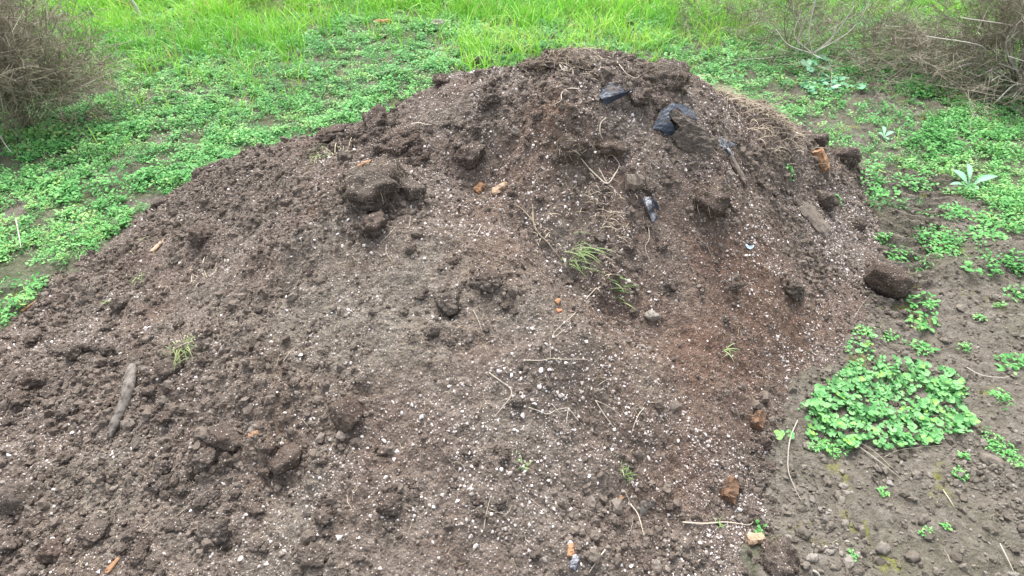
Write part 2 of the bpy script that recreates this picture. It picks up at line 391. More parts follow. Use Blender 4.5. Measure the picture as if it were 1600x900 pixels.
# tractor tyre lugs pressed into the bare soil on the right
tx0, ty0, _ = onplane(1440, 255, 0); tx1, ty1, _ = onplane(1375, 460, 0)
tl = math.hypot(tx1 - tx0, ty1 - ty0); ux, uy = (tx1 - tx0) / tl, (ty1 - ty0) / tl
sa = (GX - tx0) * ux + (GY - ty0) * uy; sb = -(GX - tx0) * uy + (GY - ty0) * ux
tm = sstep(-0.1, 0.2, sa) * sstep(tl + 0.35, tl, sa) * sstep(0.21, 0.15, np.abs(sb))
wob = 0.012 * fbm(GX, GY, 6, 2, 80)
GZ += tm * (0.017 * np.cos((sa + wob + 2.2 * sb * sb) * 2 * np.pi / 0.08) - 0.012)
for mpx, mpy, mr, mh in [(1575, 405, .20, .07), (1500, 430, .12, .03), (1470, 420, .07, .02)]:
    mx, my, _ = onplane(mpx, mpy, 0); GZ += mh * np.exp(-((GX - mx) ** 2 + ((GY - my) * 1.7) ** 2) / mr ** 2)
ground = Field(gx, gy, GZ)

# ------------------------------------------------------------------ soil pile surface
PX = np.arange(-3.0, 2.6, 0.0045); PY = np.arange(0.15, 4.6, 0.0045)
X, Y = np.meshgrid(PX, PY)
Z = base(X, Y)
msk = sstep(-0.03, 0.10, Z)
rough_left = sstep(0.2, 1.4, -X + 0.1 * Y) * 0.6 + 0.4           # cloddier on the left slope
toe = sstep(0.25, 0.05, Z)
d = 0.026 * fbm(X, Y, 2.6, 3, 1) + 0.016 * fbm(X, Y, 7, 3, 5)
ridge = 1 - np.abs(pn(X * 5.2, Y * 5.2, 12)); d += 0.010 * (ridge - 0.6) * sstep(-.2, .5, fbm(X, Y, 1.3, 2, 14))
d += (0.3 + 0.7 * sstep(-0.3, 0.6, fbm(X, Y, 1.6, 2, 21))) * (0.0065 * fbm(X, Y, 18, 3, 9, 0.6))
d += 0.0032 * fbm(X, Y, 52, 3, 19, 0.65)
def calm(x, y):
    o = 0 * x
    for px, py, rp in [(560, 430, 90), (620, 520, 90), (480, 500, 70), (720, 560, 90), (700, 420, 60), (880, 560, 70), (1000, 620, 80), (1120, 500, 90), (1220, 560, 80), (1050, 400, 70), (850, 640, 90), (760, 200, 90), (980, 330, 50), (1000, 720, 70)]:
        bx, by, z0 = onplane(px, py, .3)
        for _ in range(4): z0 = float(base(bx, by)); bx, by, _z = onplane(px, py, z0)
        k = (by * cp_ - (z0 - CAM_H) * sp_) / F * rp; o = o + .9 * np.exp(-((x - bx) ** 2 + (y - by) ** 2) / k ** 2)
    return 1 - .8 * np.clip(o, 0, 1)
quiet = calm(X, Y)
cl = quiet * sstep(-0.1, 0.5, fbm(X, Y, 1.9, 3, 33) + 0.55 * (rough_left - 0.6))
d += cl * (0.024 * pebbles(X, Y, 12, 50, 0.42) + 0.016 * pebbles(X, Y, 24, 51, 0.6)) 
d += quiet * (0.35 + 0.65 * sstep(-0.3, 0.3, fbm(X, Y, 2.7, 2, 35))) * 0.010 * pebbles(X, Y, 46, 52, 0.6)
d += 0.006 * pebbles(X, Y, 82, 53, 0.6)
Z = Z + d * (0.35 + 0.65 * msk) - 0.012
# hollows (photo pixel, radius px, depth m)
def dent(px, py, rpx, dep, asp=1.0, p=2):
    global Z
    x, y = None, None
    for zz in np.arange(0.95, -0.05, -0.01):
        xx, yy, _ = onplane(px, py, zz)
        if base(xx, yy) >= zz: x, y = xx, yy; break
    if x is None: return
    r = rpx / F * (y * cp_ - (zz - CAM_H) * sp_)
    q = ((X - x) / r) ** 2 + ((Y - y) / (r * asp)) ** 2
    Z = Z - dep * np.exp(-q ** (p / 2) * 1.2)
for a in [(598, 318, 34, .045, .7), (500, 318, 20, .025), (700, 385, 18, .03), (905, 250, 42, .05, .8), (960, 240, 26, .04), (850, 385, 32, .055, 1.2), (890, 425, 34, .06, 1.2), (940, 465, 36, .055, 1.2), (1000, 505, 42, .045, 1.2), (1080, 560, 50, .035, 1.2), (815, 345, 32, .04, 1), (1030, 800, 40, .035, .7), (570, 612, 14, .03, .8),
          (304, 737, 12, .05), (930, 762, 50, .02, .6), (1235, 470, 24, .03), (700, 480, 22, .028), (350, 850, 18, .03), (1250, 285, 22, .05, 1.5), (1180, 560, 60, .02), (165, 490, 16, .02), (590, 228, 40, .035, .5), (655, 242, 40, .03, .5), (440, 560, 22, .02), (1225, 300, 18, .03, 1.6), (1280, 300, 14, .04, 2)]:
    dent(*a)
for a in [(790, 400, 44, -.022, 1.2), (840, 455, 44, -.025, 1.2), (905, 520, 46, -.025, 1.2), (975, 585, 50, -.02, 1.2), (580, 290, 62, -.05, .8), (475, 290, 26, -.025, .8), (880, 560, 60, -.03, .9), (935, 735, 40, -.025, .7), (760, 440, 36, -.022), (690, 225, 60, -.02, .6), (880, 185, 60, -.035, .6), (1000, 130, 60, -.02, .6), (1105, 310, 40, -.02), (830, 570, 40, -.02)]:
    dent(*a)
G_at = ground(X, Y)
keep = Z > G_at - 0.03
V = np.stack([X, Y, Z], -1).reshape(-1, 3); Fq = grid_faces(len(PX), len(PY), keep); V2, F2, used = compact(V, Fq)
def blobs(x, y, L):
    o = 0 * x
    for px, py, rp, a in L:
        z0 = 0.3
        for _ in range(4): bx, by, _z = onplane(px, py, z0); z0 = float(base(bx, by))
        k = (by * cp_ - (z0 - CAM_H) * sp_) / F * rp; o = o + a * np.exp(-((x - bx) ** 2 + (y - by) ** 2) / k ** 2)
    return o
nzz = fbm(V2[:, 0], V2[:, 1], 3.2, 4, 210)
dry = np.clip(blobs(V2[:, 0], V2[:, 1], [(500, 450, 130, .9), (620, 470, 120, .9), (700, 360, 70, .9), (800, 440, 60, .8), (880, 520, 60, .7), (450, 560, 90, .8), (330, 470, 80, .6), (1000, 600, 60, .4), (120, 800, 120, .8), (430, 850, 120, .8)]) + .5 * nzz, 0, 1)
redz = np.clip(blobs(V2[:, 0], V2[:, 1], [(1240, 560, 110, .6), (1150, 480, 150, .5), (950, 300, 120, .4), (1180, 350, 120, .4), (1050, 650, 120, .35), (860, 190, 70, .8), (800, 250, 70, .5), (500, 315, 45, .9), (350, 690, 40, .7), (1100, 560, 110, .3), (570, 300, 40, .5), (700, 180, 80, .3), (1280, 470, 70, .4)]) + .35 * fbm(V2[:, 0], V2[:, 1], 4, 3, 220), 0, 1)
pile = mk('soil_pile', V2, F2, M['pile'], smooth=True, tint=dry, tint2=redz)
tag(pile, 'large heap of dark brown potting soil flecked with white perlite', 'soil pile')
pilef = Field(PX, PY, Z)
def surf(x, y):
    x = np.asarray(x, float); y = np.asarray(y, float)
    g = ground(x, y); ins = (x > PX[0]) & (x < PX[-1]) & (y > PY[0]) & (y < PY[-1])
    return np.where(ins, np.maximum(g, pilef(x, y)), g)
def on_pile(x, y):
    ins = (x > PX[0]) & (x < PX[-1]) & (y > PY[0]) & (y < PY[-1])
    return ins & (pilef(x, y) > ground(x, y))
def toe_dist(x, y):      # signed smooth height of the pile over the ground
    ins = (x > cxs[0]) & (x < cxs[-1]) & (y > cys[0]) & (y < cys[-1])
    return np.where(ins, base(x, y), -0.5)
# bare-soil mask for the ground, given photo-pixel position
BARE = [(1180, 2500), (1180, 620), (1250, 560), (1330, 480), (1350, 340), (1375, 262), (1500, 268), (1560, 330), (1700, 345), (5000, 380), (5000, 2500)]
SEMI = [(1150, 140), (1240, 130), (1400, 120), (1450, 150), (1440, 200), (1395, 270), (1340, 300), (1270, 215)]
def bare(x, y):
    u, v, dpt = project(x, y, 0 * x)
    u = u + 26 * fbm(x, y, 3.5, 3, 60); v = v + 20 * fbm(x, y, 3.5, 3, 64)
    return inpoly(u, v, BARE), inpoly(u, v, SEMI), u, v
b1, b2, uu, vv = bare(GX, GY)
green = np.where(b1, 0.0, np.where(b2, 0.1, 0.4)) * sstep(-0.35, 0.15, fbm(GX, GY, 4, 3, 66) + 0.15)
green = np.where((np.abs(GX) > 12) | (GY > 14), 0.95, green)
gr = mk('ground', np.stack([GX, GY, GZ], -1).reshape(-1, 3), grid_faces(len(gx), len(gy)), M['ground'], smooth=True, tint=green.ravel())
tag(gr, kind='structure')

ts = np.arange(0.5, 14, 0.003)
def at(px, py):
    d = ray(px, py); P = d[None] * ts[:, None]; P[:, 2] += CAM_H
    z = surf(P[:, 0], P[:, 1]); k = np.argmax(P[:, 2] < z)
    p = P[k]; return np.array([p[0], p[1], float(z[k])])
def pxm(p): return (p[1] * cp_ - (p[2] - CAM_H) * sp_) / F      # metres per photo pixel at a point
def normal(p, e=0.03):
    x, y = p[0], p[1]
    n = np.array([-(surf(x+e, y) - surf(x-e, y)) / (2*e), -(surf(x, y+e) - surf(x, y-e)) / (2*e), 1.0]); return n / np.linalg.norm(n)

# ------------------------------------------------------------------ base shapes
import bmesh
def ico(sub):
    bm = bmesh.new(); bmesh.ops.create_icosphere(bm, subdivisions=sub, radius=1)
    bm.verts.ensure_lookup_table()
    v = np.array([x.co[:] for x in bm.verts]); f = np.array([[q.index for q in p.verts] for p in bm.faces]); bm.free(); return v, f
def lump(sub, seed, amp=0.35, f=1.3, fine=0.12, facet=0.0):
    v, fc = ico(sub); o = Vector((seed * 7.3, seed * 3.1, seed * 1.7)); out = []
    for c in v:
        c = Vector(c)
        r = 1 + amp * mn.noise(c * f + o) * 1.6 + fine * mn.fractal(c * 4.5 + o, 0.7, 2.1, 4)
        if facet: r += facet * (mn.voronoi(c * 1.3 + o)[0][0] - 0.4)
        out.append(c * r)
    return np.array([p[:] for p in out]), fc
def rock(sub, seed, planes=12, fine=0.08, rnd=0.25):
    """broken, angular lump: a ball cut by random planes, then roughened"""
    v, fc = ico(sub); r = np.random.default_rng(seed + 300); n = r.normal(size=(planes, 3)); n /= np.linalg.norm(n, axis=1)[:, None]
    d = r.uniform(.52, .95, planes); q = (v @ n.T); lim = np.where(q > .05, d[None] / np.maximum(q, .05), 9).min(1); rr = np.minimum(lim, 1.15)
    rr = rr * (1 - rnd) + rnd * .85; o = Vector((seed * 3.3, seed * 1.1, seed * 2.7))
    rr = rr * np.array([1 + fine * 1.6 * mn.fractal(Vector(c) * 3.2 + o, 0.75, 2.1, 5) + .10 * mn.noise(Vector(c) * 1.5 + o) for c in v]); return v * rr[:, None], fc
crumb_lo = [(lump(1, s, 0.5, 1.4, 0.25) + (None,)) for s in range(8)]
chip_lo = []
for s in range(8):
    v, fc = ico(1); r = np.random.default_rng(s); v = v * r.uniform(0.6, 1.15, (len(v), 1)) * np.array([1.15, 0.85, 0.7]); chip_lo.append((v, fc, None))
crumb_mid = [(rock(2, 20 + s, 9, .34, .12) + (None,)) for s in range(8)]
tiny = []
for s in range(6):
    v = np.array([[1,0,0],[-1,0,0],[0,1,0],[0,-1,0],[0,0,1],[0,0,-1.]]) * np.random.default_rng(90+s).uniform(.6, 1.2, (6, 1))
    f = np.array([[0,2,4],[2,1,4],[1,3,4],[3,0,4],[2,0,5],[1,2,5],[3,1,5],[0,3,5]]); tiny.append((v, f, None))

def pile_points(n, dens=None, seed=0):
    r = np.random.default_rng(seed); x = r.uniform(-2.9, 2.4, n * 8); y = r.uniform(0.4, 4.0, n * 8)
    k = on_pile(x, y) & (toe_dist(x, y) > -0.05); x, y = x[k], y[k]
    u, v, _ = project(x, y, surf(x, y)); kk = (u > -150) & (u < 1750) & (v < 1000); x, y = x[kk], y[kk]
    if dens is not None:
        k = r.random(len(x)) < dens(x, y); x, y = x[k], y[k]
    return x[:n], y[:n]

# soil crumbs lying over the pile
def left_cloddy(x, y): return (.35 + .65 * calm(x, y)) * (0.25 + 0.75 * sstep(-0.35, 0.45, fbm(x, y, 1.9, 3, 33) + 0.55 * (sstep(0.2, 1.4, -x + 0.1 * y) * 0.6 - 0.2)))
x, y = pile_points(42000, lambda x, y: left_cloddy(x, y), 1); n = len(x)
s = np.clip(rng.lognormal(math.log(0.0034), 0.42, n), 0.0018, 0.010)
scatter('soil_crumbs', tiny + crumb_lo[:3], np.stack([x, y, surf(x, y) + s * 0.25], 1), s, randrot(n), M['crumb'], np.clip(rng.normal(0.45, 0.22, n), 0, 1)).name
tag(bpy.data.objects['soil_crumbs'], 'fine brown soil crumbs strewn all over the heap', 'soil crumbs', kind='stuff')
x, y = pile_points(8000, lambda x, y: left_cloddy(x, y) ** 2, 2); n = len(x)
s = np.clip(rng.lognormal(math.log(0.0085), 0.38, n), 0.005, 0.019)
o = scatter('soil_lumps', crumb_mid, np.stack([x, y, surf(x, y) + s * 0.2], 1), s[:, None] * rng.uniform(.7, 1.25, (n, 3)), randrot(n), M['crumb'], np.clip(rng.normal(0.42, 0.16, n), 0, 1), smooth=False)
tag(o, 'small lumpy soil bits spread over the heap', 'soil lumps', kind='stuff')
# perlite
def perl(x, y):
    dd = (sstep(-0.5, 0.5, fbm(x, y, 2.2, 3, 90)) * 0.8 + 0.12) * (.42 + .58 * sstep(-.35, .35, fbm(x, y, 13, 3, 97)))
    dd *= 0.45 + 0.55 * sstep(-0.9, 0.6, x) + 0.25 * sstep(1.6, 0.9, y)
    t = base(x, y); dd *= 1 + 0.8 * sstep(0.2, 0.05, t) * sstep(0.2, 0.8, x)
    return np.clip(dd, 0, 1)
x, y = pile_points(38000, perl, 3); n = len(x)
s = np.clip(rng.lognormal(math.log(0.0024), 0.50, n), 0.0011, 0.0085)
o = scatter('perlite', tiny + chip_lo[:2], np.stack([x, y, surf(x, y) + s * rng.uniform(0, .5, n)], 1), s[:, None] * rng.uniform(.75, 1.2, (n, 3)), randrot(n), M['perlite'], np.clip(rng.normal(0.50, 0.28, n), 0, 1))
tag(o, 'white perlite grains mixed through the dark soil', 'perlite', kind='stuff')
x, y = pile_points(1900, perl, 4); n = len(x)
s = np.clip(rng.lognormal(math.log(0.0048), 0.25, n), 0.0035, 0.009)
o = scatter('pale_pebbles', chip_lo, np.stack([x, y, surf(x, y) + s * 0.35], 1), s[:, None] * rng.uniform(.7, 1.25, (n, 3)), randrot(n), M['perlite'], np.clip(rng.normal(0.5, 0.3, n), 0, 1))
tag(o, 'scattered larger pale grit pebbles in the potting soil', 'grit', kind='stuff')

# gravel and crumbs on the bare ground
r = np.random.default_rng(11); x = r.uniform(0.4, 4.4, 110000); y = r.uniform(0.5, 5.0, 110000)
bb, _, u, v = bare(x, y); k = bb & ~on_pile(x, y) & (u < 1800) & (v < 1050)
k &= r.random(110000) < 0.30 + 0.7 * sstep(-0.2, 0.5, fbm(x, y, 2.4, 3, 95)) * sstep(300, 700, v); x, y = x[k], y[k]; n = len(x)
s = np.clip(rng.lognormal(math.log(0.0040), 0.55, n), 0.002, 0.014)
o = scatter('gravel', crumb_lo, np.stack([x, y, surf(x, y) + s * 0.2], 1), s[:, None] * rng.uniform(.7, 1.25, (n, 3)), randrot(n), M['stone'], np.clip(rng.normal(0.30, 0.22, n), 0, 1))
tag(o, 'loose grey grit on the bare trodden soil', 'gravel', kind='stuff')

# ------------------------------------------------------------------ fine fibres on the pile (stuff)
def fibre_lines(x, y, Lm, rad, tintf, lift=0.004, wig=0.5, up=0.15):
    out = []
    for i in range(len(x)):
        L = Lm * random.uniform(0.4, 1.5); a = random.uniform(0, 2 * math.pi); k = 5; st = L / (k - 1)
        cx, cy = x[i], y[i]; px_, py_ = [cx], [cy]
        for j in range(k - 1):
            a += random.gauss(0, wig); cx += math.cos(a) * st; cy += math.sin(a) * st; px_.append(cx); py_.append(cy)
        zz = surf(px_, py_) + lift * np.array([random.uniform(0.2, 1.3) for _ in range(k)])
        zz[-1] += up * L * random.random()
        out.append((np.stack([px_, py_, zz], 1), np.full(k, rad * random.uniform(0.6, 1.2)), min(1, max(0, tintf()))))
    return out
x, y = pile_points(3400, lambda x, y: 0.25 + 0.75 * sstep(-.2, .5, fbm(x, y, 2.5, 2, 120)), 6)
V, Fq, T = tubes(fibre_lines(x, y, 0.03, 0.0007, lambda: random.gauss(0.5, 0.28), wig=0.7))
tag(mk('root_fibres', V, Fq, M['fibre'], tint=T), 'fine dry rootlets and straw bits caught in the soil', 'root fibres', kind='stuff')

# ------------------------------------------------------------------ clods
clod_me = []
mat_clod = M['clod']
for s_ in range(14):
    v, fc = rock(4, 60 + s_, 13, 0.17, .2) if s_ < 10 else rock(4, 60 + s_, 15, .075, .3); v /= np.abs(v).mean(0) * 2.1
    me_o = mk('clod_mesh', v, fc, mat_clod, smooth=True); clod_me.append(me_o.data); bpy.data.objects.remove(me_o)
for i, me in enumerate(clod_me): me.name = 'soil_clod_mesh'
feet = []
def clod(name, p, sx, sy, sz, label, cat, group=None, seed=0, sink=0.3, mat=None):
    o = bpy.data.objects.new(name, clod_me[seed % len(clod_me)]); C.objects.link(o)
    if mat is not None:
        o.data = o.data.copy(); o.data.materials[0] = mat
    n_ = normal(p, max(.03, sx)); o.location = Vector(p) + Vector(n_) * sz * (.40 - sink); o.scale = (sx, sy, sz); feet.append((p[0], p[1], sx))
    o.rotation_euler = (random.uniform(-.3, .3) - n_[1] * .3, random.uniform(-.3, .3) + n_[0] * .3, random.uniform(-.5, .5)); return tag(o, label, cat, group)
def sod(px, py, rx, ry, label, hairs=260, name='sod_clump', seed=0, sink=0.35, tint=0.4):
    p = at(px, py); k = pxm(p); sx = rx * k; sz = ry * k * 1.05; sy = (sx + sz) / 2
    root = empty(name, p, label, 'soil clod')
    b = bpy.data.objects.new('soil_body', clod_me[seed % len(clod_me)]); C.objects.link(b); b.parent = root
    b.location = (0, sz * .25, sz * (.42 - sink)); feet.append((p[0], p[1], sx)); b.scale = (sx, sy, sz)
    me = clod_me[seed % len(clod_me)]; vs = np.array([v.co[:] for v in me.vertices]); lines = []
    for _ in range(hairs):
        q = vs[random.randrange(len(vs))]
        if q[2] < -0.4: continue
        a = q * [sx, sy, sz] * 0.98 + [0, b.location[1], b.location[2]]; L = random.uniform(.15, .55) * sx
        tdir = np.array([random.gauss(0, 1) for _ in range(3)]); tdir -= tdir.dot(q) * q * 0.75; tdir /= np.linalg.norm(tdir) + 1e-6
        m_ = a + tdir * L * 0.5 + q * L * 0.18; e = a + tdir * L + np.array([0, 0, -0.25 * L])
        lines.append((catmull([a, m_, e], 2), 0.0008, min(1, max(0, random.gauss(tint, 0.25)))))
    V, Fq, T = tubes(lines); mk('root_hairs', V, Fq, M['fibre'], root, tint=T); return root
big = [
 (1378, 446, 35, 28, 'largest round dark clod resting at the right foot of the heap', 10, .0),
 (545, 648, 27, 22, 'dark smooth grey-brown clod standing out halfway down the front slope', 11),
 (452, 717, 27, 19, 'rounded brown clod with a shadowed right side on the front slope', 12),
 (35, 785, 36, 24, 'big broad clod at the left edge of the photo near the bottom', 13),
 (352, 687, 30, 17, 'reddish brown flat clod capping a small cluster on the lower left slope', 4),
 (323, 722, 17, 18, 'squarish clod beside a black hole below the reddish flat clod', 5),
 (358, 722, 19, 19, 'grey faceted clod right of the black hole below the reddish flat clod', 6),
 (268, 577, 20, 15, 'round clod just below the green grass tuft on the left slope', 10),
 (1212, 880, 28, 28, 'dark clod cut by the bottom edge right beside the bare ground', 8),
 (752, 104, 17, 12, 'small dark clod perched alone on the skyline left of the summit', 1, .05),
 (585, 355, 24, 20, 'crumbly clod hanging under the hollow of the big root clump', 2),
 (760, 441, 24, 14, 'clod in the middle of the heap at the ridge between two slopes', 3),
 (1340, 352, 12, 10, 'little round clod at the right foot above the largest clod', 5),
 (316, 372, 20, 16, 'reddish clod on the upper left shoulder near the grass', 9),
 (188, 480, 15, 13, 'upright clod on the left slope above the scattered lumps', 0),
 (172, 550, 15, 12, 'clod directly above the upper end of the grey stick', 4),
 (52, 597, 22, 15, 'widest of the clods left of the grey stick', 6),
 (32, 625, 14, 12, 'clod touching the left photo edge below the widest of its neighbours', 7),
 (80, 614, 17, 11, 'oval clod between the grey stick and its wide neighbour', 8),
 (104, 646, 15, 9, 'flat clod nearest the lower end of the grey stick', 9),
 (118, 553, 17, 13, 'clod with pale flecks left of the one over the stick', 1),
 (55, 531, 13, 9, 'small dark clod below the green weeds at the left edge', 2),
 (332, 832, 26, 13, 'long slanting clod with a dark crack beneath on the lower left slope', 3),
 (148, 838, 26, 15, 'broad low clod with a shadow gap near the bottom left', 5),
 (85, 866, 20, 18, 'grey lumpy clod in the bottom left corner', 6),
 (18, 855, 14, 12, 'brown clod at the very left of the bottom corner', 7),
 (700, 474, 20, 16, 'fibrous clod over a dark pocket in the middle of the front slope', 8),
 (1238, 452, 17, 14, 'crumbly brown clod on the right face above reddish soil', 9),
 (676, 521, 11, 9, 'small dark round clod in the smooth middle of the front slope', 0),
 (806, 630, 10, 9, 'tiny brown clod below the pale forked root', 4),
 (1275, 222, 16, 12, 'dark clod on the right skyline beside the orange wood chunk', 1),
 (590, 193, 24, 20, 'tall dark clod on the left skyline above the tumbled lumps', 2),
 (560, 214, 20, 12, 'rounded clod just below the tall dark skyline clod', 3),
 (520, 211, 24, 11, 'low clod at the left end of the tumbled skyline row', 5),
 (763, 160, 18, 11, 'brown clod on the upper slope below the lone skyline clod', 6),
 (692, 128, 13, 9, 'small clod on the left skyline between two bigger clods', 7),
 (995, 153, 17, 14, 'round soil clod between the two black plastic scraps', 8),
 (620, 235, 22, 12, 'clod in the tumbled row just above the big root clump', 9),
 (730, 245, 26, 14, 'clod on the saddle left of the summit slope', 0),
 (1283, 315, 17, 16, 'clod in the dark gully on the right edge of the heap', 4),
 (640, 300, 22, 14, 'grey clod at the right end of the big root clump', 1),
 (508, 806, 16, 12, 'medium clod near the middle of the bottom slope', 2),
 (610, 790, 18, 12, 'broken clod with a little hole on the bottom slope', 3),
 (490, 870, 22, 12, 'wide crumbly clod close to the bottom edge', 7),
 (1190, 690, 13, 11, 'clod at the right foot between the two wood chunks', 6),
]
for i, (px, py, rx, ry, lab, sd_, *sk_) in enumerate(big):
    p = at(px, py); k = pxm(p)
    clod('soil_clod', p, rx * k, (rx + ry) / 2 * k, ry * k, lab, 'soil clod', seed=sd_, sink=sk_[0] if sk_ else 0.16)
p = at(248, 322); k = pxm(p); clod('soil_clod', p, 12 * k, 10 * k, 9 * k, 'dark clod lying in the weeds against the left foot of the heap', 'soil clod', seed=4)
sod(583, 288, 55, 36, 'biggest root-matted clump overhanging a black hollow on the left shoulder', 420, seed=2, sink=.74)
sod(1036, 126, 44, 24, 'fuzzy dark sod clump on the skyline right of the summit', 420, seed=5, sink=.38)
sod(892, 236, 34, 20, 'shaggy root clump on the upper face left of the grey block', 260, seed=6)
sod(955, 236, 24, 16, 'shaggy root clump right beside another above the grey block', 200, seed=7)
sod(1107, 316, 32, 27, 'round root ball on the right face below the long flap', 260, seed=8)
sod(1320, 252, 24, 17, 'root-matted clod jutting into the weeds at the upper right foot', 220, seed=1, sink=.25)
sod(903, 96, 46, 11, 'pale straw-covered clump forming the summit', 520, seed=3, sink=.4, tint=.75)
sod(838, 106, 30, 9, 'brownish fibrous clump left of the summit', 260, seed=4, sink=.4, tint=.6)

# medium clods: repeats nobody could tell apart, by slope
areas = [([(495, 205), (590, 178), (680, 215), (660, 262), (540, 252), (490, 240)], 26, 6, 15, 'tumbled dark clod in the broken ridge along the upper left skyline'),
         ([(0, 520), (230, 430), (330, 520), (300, 650), (0, 700)], 70, 5, 13, 'loose brown clod among many on the left slope above the stick'),
         ([(0, 690), (420, 690), (460, 900), (0, 900)], 70, 5, 13, 'loose brown clod among many on the lower left slope'),
         ([(380, 380), (760, 370), (840, 520), (500, 640), (360, 560)], 30, 4, 9, 'small brown clod bedded in the middle of the front slope'),
         ([(460, 680), (1100, 680), (1160, 900), (470, 900)], 45, 4, 10, 'small brown clod on the bottom slope among perlite'),
         ([(620, 180), (1200, 160), (1280, 330), (1240, 560), (1000, 480), (800, 330)], 40, 4, 10, 'small dark clod on the upper right face'),
         ([(1180, 660), (1215, 690), (1215, 900), (1150, 900), (1150, 740)], 24, 5, 11, 'rounded grey clod along the right foot of the heap')]
for poly, cnt, r0, r1, lab in areas:
    xs_ = [q[0] for q in poly]; ys_ = [q[1] for q in poly]; c_ = 0
    while c_ < cnt:
        px, py = random.uniform(min(xs_), max(xs_)), random.uniform(min(ys_), max(ys_))
        if not inpoly(np.array(px), np.array(py), poly): continue
        p = at(px, py); k = pxm(p); rr = (r0 + (r1 - r0) * random.random() ** 2) * k
        clod('soil_clod', p, rr * random.uniform(.9, 1.4), rr, rr * random.uniform(.65, .95), lab, 'soil clod', 'loose soil clods', seed=random.randrange(10), sink=random.uniform(.3, .42)); c_ += 1

# broken bits round the foot of every clod
bx_, by_, bs_ = [], [], []
for fx_, fy_, fr_ in feet:
    for _ in range(int(10 + fr_ * 500)):
        a = random.uniform(0, 6.28); rr = fr_ * random.uniform(.7, 1.7); bx_.append(fx_ + rr * math.cos(a)); by_.append(fy_ + rr * math.sin(a) - fr_ * .25); bs_.append(min(.011, random.random() ** 2 * .2 * fr_ + .0022))
x = np.array(bx_); y = np.array(by_); s = np.array(bs_); n = len(x)
o = scatter('clod_debris', crumb_mid, np.stack([x, y, surf(x, y) + s * .3], 1), s, randrot(n), M['crumb'], np.clip(rng.normal(0.42, 0.17, n), 0, 1))
tag(o, 'broken soil bits gathered round the foot of the clods', 'clod debris', kind='stuff')

# ------------------------------------------------------------------ stones on bare ground
stone_me = []
for s_ in range(5):
    v, fc = rock(3, 150 + s_, 10, .26, .08); v *= [1.25, .95, .7]
    q = mk('stone_mesh', v, fc, M['stone'], smooth=True, tint=np.full(len(v), 0.22 + 0.11 * s_)); stone_me.append(q.data); bpy.data.objects.remove(q)
def stone(px, py, rpx, lab, group=None, seed=None, name='stone', cat='stone'):
    p = at(px, py); k = pxm(p) * rpx
    o = bpy.data.objects.new(name, stone_me[random.randrange(5) if seed is None else seed]); C.objects.link(o)
    o.location = (p[0], p[1], p[2] + k * .35); o.scale = (k, k, k); o.rotation_euler = (random.uniform(-.4, .4), random.uniform(-.4, .4), random.uniform(0, 6.3)); return tag(o, lab, cat, group)
stone(1255, 835, 12, 'olive brown stone on bare ground near the bottom right of the heap', seed=0)
stone(1430, 745, 9, 'grey stone below the pale twig on bare ground', seed=2)
stone(1440, 813, 8, 'pinkish round stone alone on smooth bare ground', seed=1)
stone(1380, 857, 11, 'angular pale grey stone near the bottom middle of the bare ground', seed=3)
stone(1425, 875, 13, 'brown stone in a row near the bottom edge of the bare ground', seed=0)
stone(1326, 880, 9, 'light grey stone close to the bottom edge beside a green sprout', seed=4)
stone(1552, 725, 13, 'elongated grey stone by small sprouts at the right', seed=2)
stone(1018, 497, 10, 'smooth white stone alone on the right face of the heap', seed=4)
stone(687, 42, 12, 'grey stone in the grass beyond the heap', seed=4)
c_ = 0
while c_ < 120:
    px, py = random.uniform(1225, 1600), random.uniform(690, 900)
    if fbm(np.array([px / 100.]), np.array([py / 100.]), 1.2, 2, 140)[0] < -0.1 and random.random() < .75: continue
    stone(px, py, 2.5 + 6 * random.random() ** 2.5, 'small grey-brown stone strewn on the bare ground at lower right', 'small stones on bare ground'); c_ += 1
for px, py in [(1500, 485), (1553, 468), (1475, 534), (1462, 353), (1590, 545), (1530, 500), (1485, 640), (1590, 175)]:
    stone(px, py, 6, 'pale stone on the bare ground beside the heap at right', 'pale stones at right')

